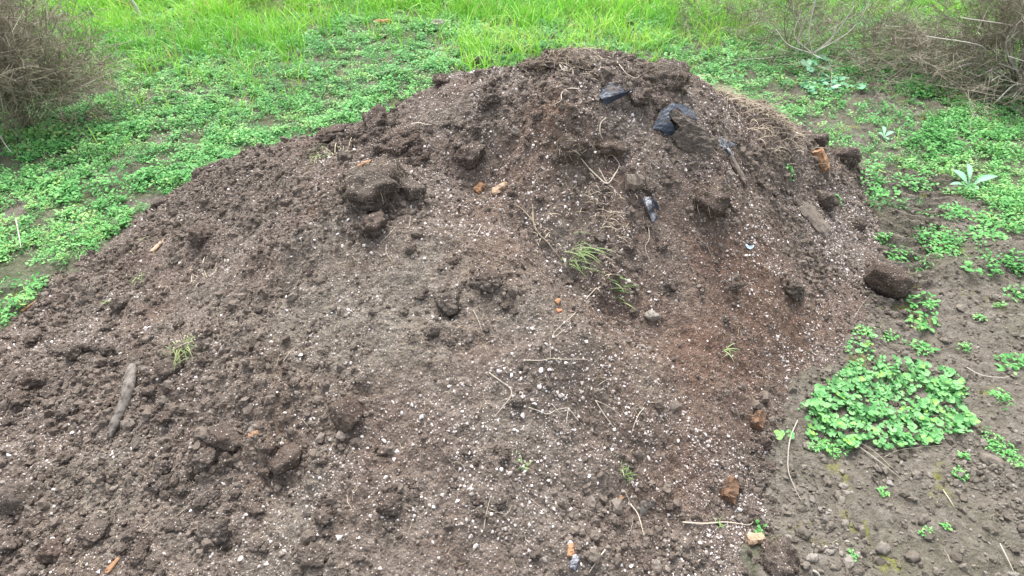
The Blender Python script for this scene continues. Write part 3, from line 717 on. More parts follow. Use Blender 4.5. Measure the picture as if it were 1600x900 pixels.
# ------------------------------------------------------------------ box-like solid scraps
def chunk(name, px, py, wpx, hpx, ang, mat, label, cat, thick=0.5, sink=.25, taper=.8, seed=0, split=0.0):
    """broken block: bevelled, irregular prism whose long axis lies at the screen-plane angle ang (deg) on the slope"""
    p = at(px, py); k = pxm(p); L = max(wpx, hpx) * k / 2; W = min(wpx, hpx) * k / 2; T = W * thick
    nx_, nr = 9, 10; r = np.random.default_rng(seed + 5); V = []
    for i in range(nx_):
        s = -1 + 2 * i / (nx_ - 1); sc = 1 - (1 - taper) * (s + 1) / 2
        if abs(s) == 1: sc *= .86
        for j in range(nr):
            a = 2 * math.pi * j / nr + .3; c, s2 = math.cos(a), math.sin(a); q = (abs(c) ** 5 + abs(s2) ** 5) ** (-1 / 5)
            V.append([s * L * (1 + .08 * r.normal()), c * q * W * sc * (1 + .12 * r.normal()), s2 * q * T * sc * (1 + .14 * r.normal())])
    V = np.array(V); i = np.arange(nx_ * nr).reshape(nx_, nr); jn = np.roll(i, -1, 1)
    f = np.stack([i[:-1], jn[:-1], jn[1:], i[1:]], -1).reshape(-1, 4)
    V = np.vstack([V, [[-L, 0, 0], [L, 0, 0]]]); a0 = len(V) - 2
    caps = [[a0, i[0, (j + 1) % nr], i[0, j], i[0, j]] for j in range(nr)] + [[a0 + 1, i[-1, j], i[-1, (j + 1) % nr], i[-1, (j + 1) % nr]] for j in range(nr)]
    me = bpy.data.meshes.new(name); faces = [tuple(map(int, q)) for q in f] + [tuple(map(int, q[:3])) for q in caps]
    me.from_pydata([tuple(q) for q in V], [], faces); me.materials.append(mat)
    o = bpy.data.objects.new(name, me); C.objects.link(o)
    n = Vector(normal(p)); th = R(ang)
    ax = Vector((math.cos(th), math.sin(th) * .75, 0)); ax = (ax - n * ax.dot(n)).normalized()
    ay = n.cross(ax)
    from mathutils import Matrix
    o.matrix_world = Matrix.Translation(Vector(p) + n * T * (1 - 2 * sink)) @ Matrix((ax, ay, n)).transposed().to_4x4()
    return tag(o, label, cat)
chunk('wooden_block', 988, 290, 26, 24, 5, M['block'], 'squared dusty grey-brown block lying on the upper face', 'block', .9, .2, 1, 1)
chunk('wood_chip', 783, 297, 26, 17, 15, M['palewood'], 'pale orange chip in the saddle, right one of two', 'wood chip', .6, .2, .7, 2)
chunk('wood_chip', 750, 296, 18, 14, 60, M['orange'], 'reddish chip in the saddle, left one of two', 'wood chip', .7, .2, .8, 3)
chunk('wood_chunk', 1281, 252, 36, 20, -45, M['orange'], 'orange broken wood chunk on the right skyline', 'wood chunk', .7, .25, .8, 4)
chunk('wood_chip', 48, 479, 26, 7, 60, M['orange'], 'bright orange wood sliver by the weeds at the left edge', 'wood chip', .5, .1, .7, 5)
chunk('wood_chip', 249, 385, 28, 10, 65, M['palewood'], 'tan wood sliver standing on the upper left slope', 'wood chip', .5, .1, .4, 6)
chunk('wood_chip', 397, 679, 16, 10, 25, M['orange'], 'small orange chip right of the reddish flat clod', 'wood chip', .6, .2, .6, 7)
chunk('wood_chip', 180, 880, 30, 9, 70, M['orange'], 'narrow orange wood sliver near the bottom left corner', 'wood chip', .5, .1, .5, 8)
chunk('wood_chunk', 1180, 657, 30, 20, 70, M['brownwood'], 'brown split wood chunk with tan face at the right foot', 'wood chunk', .8, .2, .9, 9)
chunk('wood_chunk', 1138, 766, 38, 26, 75, M['brownwood'], 'reddish brown wood chunk on the lower right slope', 'wood chunk', .8, .2, .7, 10)
chunk('wood_chunk', 1178, 845, 28, 17, 15, M['palewood'], 'pale cream and orange wood chunk at the bottom right foot', 'wood chunk', .8, .15, .9, 11)
chunk('wood_chip', 892, 861, 20, 12, 85, M['orange'], 'orange chip standing beside a grey pebble near the bottom', 'wood chip', .8, .2, .8, 12)
chunk('pebble', 897, 879, 20, 14, 80, M['greyfilm'], 'mottled grey white pebble just under an orange chip', 'pebble', .8, .2, .8, 13)
chunk('wood_chip', 1041, 762, 18, 14, 80, M['block'], 'tan rounded chip below the little green tuft', 'wood chip', .7, .2, .7, 14)
chunk('wood_chip', 970, 778, 7, 6, 0, M['orange'], 'tiny orange fragment left of a dark flap near the bottom', 'wood chip', .7, .2, .7, 15)
chunk('wood_chip', 1186, 770, 11, 9, 0, M['orange'], 'tiny orange fragment at the foot right of the reddish brown chunk', 'wood chip', .7, .2, .7, 16)
chunk('wood_chip', 871, 472, 11, 9, 60, M['orange'], 'upper of two small rusty chips in the middle of the heap', 'wood chip', .7, .2, .7, 17)
chunk('wood_chip', 873, 487, 9, 8, 30, M['brick'], 'lower of two small rusty chips in the middle of the heap', 'wood chip', .7, .2, .7, 18)
chunk('wood_chip', 570, 257, 22, 10, 15, M['orange'], 'reddish bark chip on top of the biggest root clump', 'wood chip', .4, .1, .7, 19)
chunk('brick_shard', 600, 38, 24, 9, 10, M['brick'], 'orange and cream brick shard in the grass beyond the heap', 'brick shard', .9, .1, .8, 20)
chunk('brick_shard', 598, 58, 16, 5, 0, M['brick'], 'thin orange shard just in front of another in the grass', 'brick shard', .9, .1, .8, 21)
chunk('clay_shard', 600, 119, 24, 10, 5, M['block'], 'tan clay shard half hidden in the weeds behind the heap', 'clay shard', .9, .2, .8, 22)
chunk('wooden_board', 1271, 345, 58, 34, -52, M['block'], 'earth-covered board end lying down the right edge of the heap', 'board', .25, .1, .85, 23)
chunk('wooden_board', 1150, 268, 50, 16, -52, M['block'], 'narrow board end half buried below the caked black plastic', 'board', .5, .1, .7, 26)
chunk('bark_flap', 1008, 790, 40, 20, 40, M['oldwood'], 'dark bark flap over a black hollow near the bottom', 'bark flap', .25, .0, .6, 25)

# the grey stick
ps = [at(210, 578), at(205, 608), at(196, 640), at(184, 668), at(176, 690)]
pts = catmull([q + np.array([0, 0, .017]) for q in ps], 8); n = len(pts)
rad = np.interp(np.linspace(0, 1, n), [0, .05, .3, .7, 1], [.011, .0155, .018, .015, .005]) * (1 + .05 * np.sin(np.arange(n) * .83) + .05 * rng.normal(size=n))
V, Fq, T = tubes([(pts, rad, .5)], 10)
V = V + rng.normal(0, .0007, V.shape); tag(mk('stick', V, Fq, M['oldwood'], smooth=True), 'thick weathered grey stick lying on the left slope', 'stick')

# ------------------------------------------------------------------ crumpled plastic
def film(name, outline, label, mat, lift=0.012, amp=0.5, seed=0, thick=0.0012, parent=None):
    pts = np.array([at(px, py) for px, py in outline]); c = pts.mean(0); r_ = np.random.default_rng(seed)
    cl = []
    for i in range(len(pts)): cl += [pts[i], pts[i] * .5 + pts[(i + 1) % len(pts)] * .5]
    cl = np.array(cl); m2 = len(cl); size = np.linalg.norm(cl - c, axis=1).mean(); n_ = 4; V = [c]
    for k in range(1, n_ + 1):
        q = c + (cl - c) * (k / n_) ** .9
        if k < n_: q = q + r_.normal(0, .07 * size, q.shape)
        V += list(q)
    V = np.array(V); fr = np.concatenate([[0], np.repeat(np.arange(1, n_ + 1) / n_, m2)])
    V[:, 2] = surf(V[:, 0], V[:, 1]) + lift * (1.15 - .9 * fr ** 2) + amp * size * .22 * (r_.random(len(V)) - .25) * (1 - .45 * fr)
    V[:, 2] = np.maximum(V[:, 2], surf(V[:, 0], V[:, 1]) + .004)
    tri = [[0, 1 + j, 1 + (j + 1) % m2] for j in range(m2)]
    for k in range(n_ - 1):
        a = 1 + k * m2; b = a + m2
        for j in range(m2):
            j2 = (j + 1) % m2; tri += [[a + j, b + j, b + j2], [a + j, b + j2, a + j2]]
    o = mk(name, V, np.array(tri), mat, parent, smooth=False)
    md = o.modifiers.new('rounding', 'SUBSURF'); md.subdivision_type = 'CATMULL_CLARK'; md.levels = md.render_levels = 1
    md = o.modifiers.new('thickness', 'SOLIDIFY'); md.thickness = thick
    return tag(o, label, 'plastic scrap') if label else o
def lifted(px, py, l):
    """a point l metres off the surface, towards where the photograph was taken from"""
    d = ray(px, py); d = d / np.linalg.norm(d); return at(px, py) - d * l
def sheet(name, pts, faces, mat, parent, org, thick=.002, n=7, rough=.0022, seed=0):
    P = np.array([lifted(*q) for q in pts]); V, Fc = [], []
    for f in faces:
        if len(f) == 3: f = (f[0], f[1], f[2], f[2])
        A, B, C_, D = P[list(f)]; o_ = len(V)
        for i in range(n + 1):
            for j in range(n + 1):
                u, v = i / n, j / n; q = (A * (1 - u) + B * u) * (1 - v) + (D * (1 - u) + C_ * u) * v
                h = float(fbm(np.array([q[0] * 45 + seed]), np.array([(q[1] + q[2]) * 45]), 1., 3, 270)[0]); V.append(q + np.array([.3, -.5, 1]) * h * rough * 1.6)
        for i in range(n):
            for j in range(n): a0 = o_ + i * (n + 1) + j; Fc.append([a0, a0 + n + 1, a0 + n + 2, a0 + 1])
    o = mk(name, np.array(V) - org, np.array(Fc), mat, parent, smooth=False)
    bm = bmesh.new(); bm.from_mesh(o.data); bmesh.ops.remove_doubles(bm, verts=bm.verts, dist=.0004); bmesh.ops.recalc_face_normals(bm, faces=bm.faces); bm.to_mesh(o.data); bm.free()
    md = o.modifiers.new('thickness', 'SOLIDIFY'); md.thickness = thick; md.offset = 0
    return o
org = at(1055, 200); rt = empty('plastic_scrap', org, 'largest black plastic scrap, partly folded over and caked with soil, on the upper right face', 'plastic scrap')
sheet('sheet', [(1019, 203, .004), (1032, 173, .02), (1051, 161, .025), (1079, 167, .05), (1089, 186, .045), (1085, 201, .035), (1068, 182, .040), (1046, 188, .042), (1057, 206, .02), (1043, 213, .004), (1031, 203, .012)],
      [(0, 1, 7), (1, 2, 7), (2, 6, 7), (2, 3, 6), (3, 4, 6), (4, 5, 6), (0, 7, 10), (10, 7, 8), (10, 8, 9)], M['film'], rt, org)
sheet('caked_fold', [(1049, 173, .050), (1058, 170, .042), (1075, 190, .064), (1083, 188, .046), (1095, 210, .054), (1103, 206, .036), (1112, 227, .034), (1122, 225, .012), (1045, 181, .046), (1062, 200, .054), (1083, 217, .046), (1102, 236, .026), (1050, 213, .022), (1059, 231, .002), (1086, 242, .0), (1113, 248, -.006)],
      [(0, 1, 3, 2), (2, 3, 5, 4), (4, 5, 7, 6), (8, 0, 2, 9), (9, 2, 4, 10), (10, 4, 6, 11), (12, 9, 10, 13), (13, 10, 11, 14), (14, 11, 6, 15)], M['caked'], rt, org, thick=.004, rough=.004, seed=3)
org = at(960, 150); rt = empty('plastic_scrap', org, 'smaller torn black plastic scrap with a pointed end near the summit', 'plastic scrap')
sheet('sheet', [(934, 151, .010), (944, 136, .03), (958, 131, .032), (971, 138, .03), (957, 150, .045), (940, 155, .026), (946, 164, .002), (956, 159, .008), (971, 153, .006), (992, 138, .03), (976, 146, .034)],
      [(0, 1, 2, 4), (2, 3, 10, 4), (0, 4, 5), (5, 4, 7, 6), (4, 10, 8, 7), (10, 9, 8)], M['film'], rt, org)
org = at(1130, 230); rt = empty('plastic_scrap', org, 'thin bluish grey plastic strip at the lower end of the caked black plastic', 'plastic scrap')
sheet('sheet', [(1108, 219, .016), (1126, 215, .03), (1151, 228, .03), (1138, 230, .034), (1127, 229, .008), (1143, 238, .014), (1149, 247, .002), (1138, 241, .0)],
      [(0, 1, 3, 4), (1, 2, 3), (3, 5, 4), (5, 3, 6), (4, 5, 6, 7)], M['greyfilm'], rt, org)
org = at(1016, 326); rt = empty('plastic_scrap', org, 'twisted grey and black plastic scrap below the dusty block', 'plastic scrap')
sheet('sheet', [(1008, 308, .008), (1017, 309, .03), (1010, 322, .030), (1019, 348, .004), (1029, 341, .010), (1018, 323, .034), (1002, 315, .0)], [(0, 1, 2), (1, 5, 2), (2, 5, 4, 3), (6, 0, 2)], M['greyfilm'], rt, org, thick=.0015)
sheet('dark_fold', [(1017, 309, .03), (1027, 317, .036), (1030, 331, .006), (1019, 324, .030)], [(0, 1, 2, 3)], M['film'], rt, org, thick=.0015, seed=5)
film('plastic_shard', [(1161, 381), (1172, 383), (1179, 386), (1172, 393)], 'tiny pale blue plastic shard on the right face', M['shard'], .006, .3, 11)

# ------------------------------------------------------------------ single straws, roots, twigs
def strand(name, pp, rad, tint, label, cat, lift=0.006, mat='straw', arch=0.0, extra=None):
    P = []
    for i, (px, py) in enumerate(pp):
        q = at(px, py); s = i / (len(pp) - 1); q[2] += lift + arch * math.sin(math.pi * s); P.append(q)
    pts = catmull(P, 5); rad = rad * .78; n = len(pts); rr = np.interp(np.linspace(0, 1, n), [0, .5, 1], [rad, rad * .8, rad * .4])
    L = [(pts, rr, tint)]
    for e in (extra or []):
        Q = [at(*z) + np.array([0, 0, lift]) for z in e]; qq = catmull(Q, 4); L.append((qq, np.linspace(rad * .7, rad * .3, len(qq)), tint))
    V, Fq, T = tubes(L, 5 if False else 4); return tag(mk(name, V, Fq, M[mat], smooth=True, tint=T), label, cat)
strand('root', [(832, 335), (834, 352), (842, 368), (856, 385), (876, 408)], .0042, .45, 'thick tan root running down into the central gully', 'root', extra=[[(834, 350), (815, 330), (800, 322)], [(836, 356), (850, 345)], [(834, 352), (832, 322)]])
strand('root', [(932, 452), (915, 470), (898, 492), (876, 512)], .0022, .9, 'long pale curved rootlet on the ridge in the middle', 'root', extra=[[(880, 508), (866, 522), (862, 532)], [(882, 518), (866, 530)]])
strand('root', [(820, 566), (845, 567), (862, 563), (880, 564), (912, 564), (925, 568)], .0024, .75, 'pinkish level rootlet with a short vertical fork', 'root', extra=[[(860, 565), (859, 535)], [(865, 562), (875, 572)]])
strand('straw', [(826, 640), (842, 645), (856, 650), (870, 643), (888, 640)], .0022, .9, 'pale bent straw lying in a shallow V on the front slope', 'straw', extra=[[(888, 640), (884, 668)], [(888, 640), (900, 655), (911, 668)], [(862, 634), (876, 650)]])
strand('straw', [(930, 628), (940, 645), (950, 660), (962, 674)], .0022, .85, 'long pale straw slanting down right on the front slope', 'straw', extra=[[(930, 628), (950, 638), (970, 652)]])
strand('straw', [(1006, 640), (998, 650), (990, 668), (986, 682)], .0022, .9, 'pale hooked straw right of the slanting ones', 'straw', extra=[[(1006, 640), (992, 642)]])
strand('straw', [(935, 604), (948, 596), (962, 593)], .0015, .7, 'short forked straw above the long slanting straw', 'straw')
strand('straw', [(764, 586), (782, 598), (797, 610), (798, 622), (784, 640), (770, 656)], .0024, .8, 'pale rootlet bent like an elbow in the middle of the front slope', 'straw')
strand('straw', [(740, 488), (748, 505), (753, 520)], .0016, .8, 'short straight straw pointing down in the middle', 'straw')
strand('straw', [(984, 790), (996, 810), (1006, 840)], .003, .85, 'stout pale straw rising out of the black hollow near the bottom', 'straw', arch=.01)
strand('straw', [(945, 862), (932, 880), (918, 900)], .0026, .85, 'pale straw slanting to the bottom edge', 'straw')
strand('straw', [(975, 768), (985, 790), (990, 800)], .0016, .6, 'thin rootlet above the stout straw', 'straw')
strand('root', [(1066, 818), (1100, 820), (1130, 818), (1152, 820), (1170, 822), (1180, 812)], .0034, .8, 'long nearly level pale root reaching the bottom right foot', 'root')
strand('straw', [(1182, 652), (1170, 650), (1158, 646)], .0015, .6, 'thin dry stem poking out of the split wood chunk', 'straw')
strand('straw', [(1018, 268), (1015, 260)], .001, .6, 'tiny straw above the dusty block', 'straw')
strand('straw', [(855, 104), (872, 104), (880, 115), (895, 113), (912, 107)], .003, .8, 'kinked pale straw on the summit', 'straw', lift=.01, extra=[[(895, 113), (895, 130)]])
strand('straw', [(964, 102), (972, 112), (980, 121), (993, 127), (1000, 122)], .003, .8, 'curved pale straw right of the summit', 'straw', lift=.01)
strand('straw', [(905, 143), (885, 144), (877, 152), (876, 162), (862, 170)], .003, .85, 'pale straw bent in a hook left of the smaller plastic scrap', 'straw', lift=.01)
strand('straw', [(946, 190), (938, 200), (937, 215), (942, 225)], .003, .8, 'pale arched straw over a dark pocket on the upper face', 'straw', lift=.014)
strand('straw', [(920, 270), (932, 280), (948, 293), (960, 278), (967, 262), (958, 250)], .0042, .85, 'thick pale straw folded in a V left of the dusty block', 'straw', lift=.012, extra=[[(948, 293), (935, 268)], [(920, 270), (895, 238)]])
strand('straw', [(880, 310), (892, 305), (905, 300)], .003, .8, 'short pale straw left of the folded one', 'straw')
strand('straw', [(1012, 350), (1014, 375), (1008, 388), (1012, 404), (1018, 414)], .002, .75, 'wispy upright root below the grey plastic scrap', 'straw')
strand('straw', [(643, 198), (655, 196), (665, 199), (675, 199)], .003, 1.0, 'short whitish straw on the upper left slope', 'straw', lift=.01)
strand('straw', [(592, 347), (605, 355), (618, 358), (640, 358)], .0018, .75, 'pale rootlet crossing the clod under the hollow', 'straw', extra=[[(618, 358), (605, 372), (595, 382)], [(640, 356), (642, 340)]])
strand('straw', [(752, 355), (744, 368), (730, 369)], .0016, .8, 'small hooked rootlet right of the hollow', 'straw')
strand('straw', [(604, 385), (604, 398), (612, 410)], .0016, .7, 'thin dangling rootlet under the crumbly clod', 'straw')
strand('straw', [(224, 570), (238, 550), (258, 538)], .0018, .6, 'brown straw between the stick and the green tuft', 'straw')
strand('straw', [(443, 568), (452, 555), (463, 543)], .0018, .75, 'short straw on the smooth left front slope', 'straw')
strand('straw', [(473, 658), (480, 666), (488, 674)], .0016, .75, 'short straw above the rounded clod', 'straw')
strand('straw', [(756, 830), (760, 805), (768, 775)], .0016, .7, 'thin upright straw on the bottom slope', 'straw', extra=[[(765, 798), (790, 806), (800, 792)]])
strand('straw', [(277, 808), (288, 800), (297, 793)], .0016, .8, 'short straw on the lower left slope', 'straw')
strand('straw', [(345, 862), (352, 848), (359, 832)], .0018, .75, 'straw beside the long slanting clod', 'straw')
strand('twig', [(1245, 660), (1233, 690), (1230, 735), (1240, 765), (1250, 785)], .0032, .75, 'long whitish curved twig hanging below the round-leaved plant', 'twig', mat='twig', lift=.01)
strand('twig', [(1312, 685), (1345, 705), (1375, 728), (1410, 755)], .0034, .7, 'straight pale twig slanting out from under the round-leaved plant', 'twig', mat='twig', lift=.012, extra=[[(1325, 688), (1360, 706), (1395, 738)]])
strand('twig', [(1380, 718), (1400, 708), (1430, 703), (1470, 700)], .0024, .6, 'thin twig along the lower edge of the round-leaved plant', 'twig', mat='twig', lift=.012)
strand('twig', [(1472, 768), (1482, 782), (1490, 795)], .0035, .8, 'short pale stub on bare ground at lower right', 'twig', mat='twig')
strand('twig', [(1558, 855), (1568, 875), (1580, 900)], .0028, .8, 'pale twig reaching the bottom edge at far right', 'twig', mat='twig', lift=.015)
strand('twig', [(1508, 578), (1530, 590), (1560, 594), (1575, 592)], .0032, .85, 'whitish twig right of the round-leaved plant', 'twig', mat='twig', lift=.012)
strand('twig', [(1305, 283), (1330, 281), (1350, 287), (1362, 292)], .0045, .7, 'grey twig on the ground by the upper right foot', 'twig', mat='twig', lift=.01)
strand('twig', [(1333, 500), (1345, 480), (1360, 462)], .0018, .6, 'thin twig under the largest round clod', 'twig', mat='twig', lift=.01)
strand('twig', [(32, 355), (38, 385), (41, 402)], .004, .9, 'pale dead stem in the weeds at the left', 'twig', mat='twig', lift=.05)
strand('twig', [(8, 228), (18, 245), (28, 258)], .005, .9, 'whitish dead stem below the left dry bush', 'twig', mat='twig', lift=.08)

# ------------------------------------------------------------------ blades, leaves
def blade(L=1.0, wd=.05, bend=.4, seg=3, fold=0):
    t = np.linspace(0, 1, seg + 1); yb = bend * t ** 2; z = t - .25 * bend * t ** 2; wv = wd * (1 - t ** 1.6) + .002
    V = []; Fc = []
    for i in range(seg + 1): V += [[-wv[i], yb[i], z[i]], [wv[i], yb[i], z[i]]]
    for i in range(seg): a = 2 * i; Fc.append([a, a + 1, a + 3, a + 2])
    return np.array(V) * L, np.array(Fc)
blades = []
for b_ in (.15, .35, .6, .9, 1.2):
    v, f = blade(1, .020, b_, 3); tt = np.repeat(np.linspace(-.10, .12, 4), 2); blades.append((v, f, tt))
def veg_region(n, x0, x1, y0, y1, seed):
    r = np.random.default_rng(seed); x = r.uniform(x0, x1, n); y = r.uniform(y0, y1, n); return x, y, r
# tall grass: thick towards the back
x, y, r = veg_region(430000, -9, 9.5, 3.4, 12.5, 31)
u, v, dpt = project(x, y, 0 * x); nz = fbm(x, y, 0.9, 3, 160); nz2 = fbm(x, y, 4.0, 2, 165)
edge = np.interp(u, [-400, 150, 300, 450, 560, 700, 760, 900, 1000, 1100, 1300, 1500, 1600, 2200], [60, 110, 105, 100, 40, 75, 100, 75, 85, 60, 40, 90, 90, 60])
pr = 0.05 * sstep(-.1, .4, nz2) + 0.95 * sstep(edge + 75, edge - 85, v + 34 * nz)
pr *= 0.12 + 0.88 * sstep(-.35, .25, nz2 + 0.1)
pr *= np.where((u > 480) & (u < 720), sstep(75, -10, v) * .8 + .15, 1)
k = (r.random(len(x)) < pr) & ~on_pile(x, y) & (toe_dist(x, y) < -.06) & (u > -200) & (u < 1800); x, y = x[k], y[k]; n = len(x)
hgt = np.clip(rng.normal(.15, .055, n), .04, .32) * (1 + .35 * fbm(x, y, 1.3, 2, 168)) * np.clip(.6 + (y - 3.4) * .13, .55, 1.15)
hgt *= np.where((u[k] > 1050) & (u[k] < 1600), .8, 1)
tn = np.clip(.55 + .28 * fbm(x, y, .8, 3, 170) + rng.normal(0, .13, n), 0.05, .93); tn = np.where(rng.random(n) < .07, 1., tn)
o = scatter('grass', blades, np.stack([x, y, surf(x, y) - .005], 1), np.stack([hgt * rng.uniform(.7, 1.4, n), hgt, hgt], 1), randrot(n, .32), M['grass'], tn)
tag(o, 'tall bright yellow-green grass growing behind the heap', 'grass', kind='stuff')

# low broad ground cover: small sprigs of leaves
def leaf(L, wd, az, el, droop, z0, t):
    """6-vertex cupped leaf"""
    c, s = math.cos(az), math.sin(az)
    P = [(0, 0, 0), (.5, -wd, .06), (.5, 0, 0), (.5, wd, .06), (.95, -wd * .45, .0), (1.0, 0, -.02), (.95, wd * .45, 0)]
    out = []
    for a, b, h in P:
        r_ = a * math.cos(el); hz = a * math.sin(el) - droop * a * a + h * .8
        out.append([(r_ * c - b * s) * L, (r_ * s + b * c) * L, hz * L + z0])
    F4 = [[0, 1, 2, 2], [0, 2, 3, 3], [1, 4, 5, 2], [2, 5, 6, 3]]
    return out, F4, [t] * 7
def sprig(seed, nl, L, wd, H, spread=.5):
    r = random.Random(seed); V, Fc, T = [], [], []
    for i in range(nl):
        h = H * (0.25 + .75 * (i / nl)) * r.uniform(.7, 1.1); az = i * 2.4 + r.uniform(-.5, .5); el = r.uniform(-.1, .7) + .4 * i / nl
        ox, oy = r.gauss(0, spread) * L, r.gauss(0, spread) * L
        lv, lf, lt = leaf(L * r.uniform(.6, 1.15), wd * r.uniform(.8, 1.2), az, el, .35, h, r.uniform(-.17, .15) + .10 * i / nl)
        o_ = len(V); V += [[a + ox, b + oy, c] for a, b, c in lv]; Fc += [[q + o_ for q in f] for f in lf]; T += lt
    return np.array(V), np.array(Fc), np.array(T)
def split_tri(b):
    V, Fc, T = b; tri = []
    for f in Fc:
        tri.append([f[0], f[1], f[2]])
        if f[2] != f[3]: tri.append([f[0], f[2], f[3]])
    return V, np.array(tri), T
sprigs = [split_tri(sprig(s, 13, 1.0, .26, 1.5, .75)) for s in range(8)] + [split_tri(sprig(20 + s, 10, 1.2, .36, 1.7, .6)) for s in range(3)] + [split_tri(sprig(30 + s, 12, 1.5, .09, 1.9, .5)) for s in range(3)]
x, y, r = veg_region(135000, -6.5, 5.8, 1.0, 7.5, 33)
bb, semi, u, v = bare(x, y); td = toe_dist(x, y); gn = fbm(x, y, 3.4, 4, 180, .6); gn2 = fbm(x, y, 11, 2, 186)
dens = np.where(bb, np.where((v < 480) & (u > 1330), .5 * sstep(-.25, .3, fbm(x, y, 3, 3, 230)) * sstep(480, 300, v) + .06 * sstep(-.2, .2, fbm(x, y, 5, 2, 231)), 0.012 * sstep(0, .3, fbm(x, y, 3, 3, 230))), np.where(semi, .36, .95))
bald = blobs(x, y, [(480, 170, 50, .35), (560, 175, 50, .35), (600, 100, 40, .25), (200, 250, 50, .2), (310, 240, 50, .3), (90, 400, 50, .2), (140, 300, 50, .2), (700, 45, 60, .4), (430, 120, 70, .3), (1290, 170, 60, .3), (1330, 190, 50, .4)])
dens = dens * (0.05 + .95 * sstep(-.55, -.0, gn + .35 * gn2 - bald))
dens *= np.interp(v, [-100, 20, 120, 260, 400], [.35, .42, .62, 1, 1])
k = (r.random(len(x)) < dens) & ~on_pile(x, y) & (td < 0.02) & (u > -700) & (u < 1900) & (v > -60); x, y, v_, u_ = x[k], y[k], v[k], u[k]; n = len(x)
sz = np.interp(y, [1.5, 3.5, 6], [.0165, .0185, .0215]) * rng.uniform(.7, 1.35, n) * (1 + .4 * fbm(x, y, 2, 2, 190)) 
tn = np.clip(.54 + .24 * fbm(x, y, 1.4, 3, 192) + rng.normal(0, .17, n), 0.02, .95); tn = np.where(u_ > 1300, tn * .85 + .06, tn); tn = np.where(rng.random(n) < .012, .97, tn)
zoff = rng.uniform(-.3, .6, n) * sz
o = scatter('weed_cover', sprigs, np.stack([x, y, surf(x, y) + zoff], 1), sz, randrot(n, .25), M['cover'], tn)
tag(o, 'low leafy chickweed carpet around the heap', 'ground cover', kind='stuff')
# dead bits among the green
x, y, r = veg_region(22000, -4.6, 5, 1.6, 6.5, 35); bb, semi, u, v = bare(x, y)
k = ~bb & ~on_pile(x, y) & (u > -100) & (u < 1700) & (fbm(x, y, 2.1, 3, 200) > .05) & (r.random(len(x)) < .5); x, y = x[k], y[k]
V, Fq, T = tubes(fibre_lines(x, y, .07, .0011, lambda: random.gauss(.45, .2), lift=.035, wig=.35, up=.4))
tag(mk('dead_stalks', V, Fq, M['twig'], tint=T), 'brown dead stalks tangled in the green weeds', 'dead stalks', kind='stuff')
# thin soil fibres on bare ground
x = rng.uniform(.5, 4, 2600); y = rng.uniform(.8, 4, 2600); bb, _, u, v = bare(x, y); k = bb & ~on_pile(x, y); x, y = x[k][:450], y[k][:450]
V, Fq, T = tubes(fibre_lines(x, y, .03, .0009, lambda: random.gauss(.55, .25)))
tag(mk('dry_litter', V, Fq, M['twig'], tint=T), 'dry plant litter on the bare ground', 'plant litter', kind='stuff')
# little sprouts on bare ground (individual low weeds)
small_weed = [split_tri(sprig(40 + s, 26, 1.0, .24, .9, 1.5)) for s in range(4)]
def weed(px, py, wpx, label, group=None, seed=0, tint=.6, mat='cover', leafpx=7, name='weed_seedling', cat='weed', hgt=1.0):
    p = at(px, py); k = pxm(p); root = empty(name, p, label, cat, group); r = random.Random(seed + 77)
    L = leafpx * k; V, Fc, T = [], [], []; nl = int(18 + (wpx / leafpx) ** 2 * 1.6)
    for i in range(nl):
        a = r.uniform(0, 6.28); rr = math.sqrt(r.random()) * wpx * k * .5
        ox, oy = rr * math.cos(a), rr * math.sin(a) * 0.9; dz = float(surf(p[0] + ox, p[1] + oy)) - p[2]
        lv, lf, lt = leaf(L * r.uniform(.6, 1.2), .26 * r.uniform(.8, 1.3), r.uniform(0, 6.28), r.uniform(0, .7), .3, dz + L * r.uniform(.2, 1.3) * hgt, tint + r.gauss(0, .13))
        o_ = len(V); V += [[q[0] + ox, q[1] + oy, q[2]] for q in lv]; Fc += [[q + o_ for q in f] for f in lf]; T += lt
    Vv, Ff, Tt = split_tri((np.array(V), np.array(Fc), np.array(T)))
    mk('foliage', Vv, Ff, M[mat], root, tint=np.clip(Tt, 0, .95))
    V, Fq, T = tubes([(np.array([[0, 0, -.004], [r.gauss(0, .3) * wpx * k * .5, r.gauss(0, .3) * wpx * k * .5, L * .8]]), .0009, .4) for _ in range(7)]); mk('stem', V, Fq, M['cover'], root, tint=T)
    return root
W = [(1380, 578, 14, 'tiny'), (1345, 520, 30, ''), (1388, 530, 20, ''), (1560, 706, 42, ''), (1545, 690, 30, ''), (1590, 728, 30, ''), (1497, 742, 24, ''), (1505, 715, 14, ''), (1378, 772, 16, ''), (1330, 870, 14, ''), (1445, 833, 18, ''), (1476, 825, 14, ''), (1300, 700, 46, ''), (1270, 700, 22, ''), (1495, 610, 30, ''), (1560, 620, 30, ''), (1505, 545, 18, ''), (1528, 500, 14, ''), (1450, 480, 12, ''), (1560, 480, 14, '')]
labs = ['seedling tuft on bare ground under the largest clod', 'low green seedling patch between round-leaved plant and largest clod', 'small seedling tuft above the round-leaved plant', 'widest low seedling patch near the right edge of the bare ground', 'seedling patch above the widest one near the right edge', 'seedling patch cut by the right edge', 'seedling tuft left of the elongated grey stone', 'single sprout between seedlings at lower right', 'yellowish sprout below the slanting pale twig', 'sprout near the bottom edge of the bare ground', 'left one of two sprouts by the pinkish round stone', 'right one of two sprouts by the pinkish round stone', 'small-leaved seedling clump at the lower left of the round-leaved plant', 'sparse seedlings beside the hanging curved twig', 'seedlings at the right rim of the round-leaved plant', 'seedlings below the whitish twig at right', 'small seedling above the whitish twig', 'small seedling on open soil right of the tyre tracks', 'tiny seedling by pale pebbles right of the largest clod', 'seedling among pale stones near the right edge']
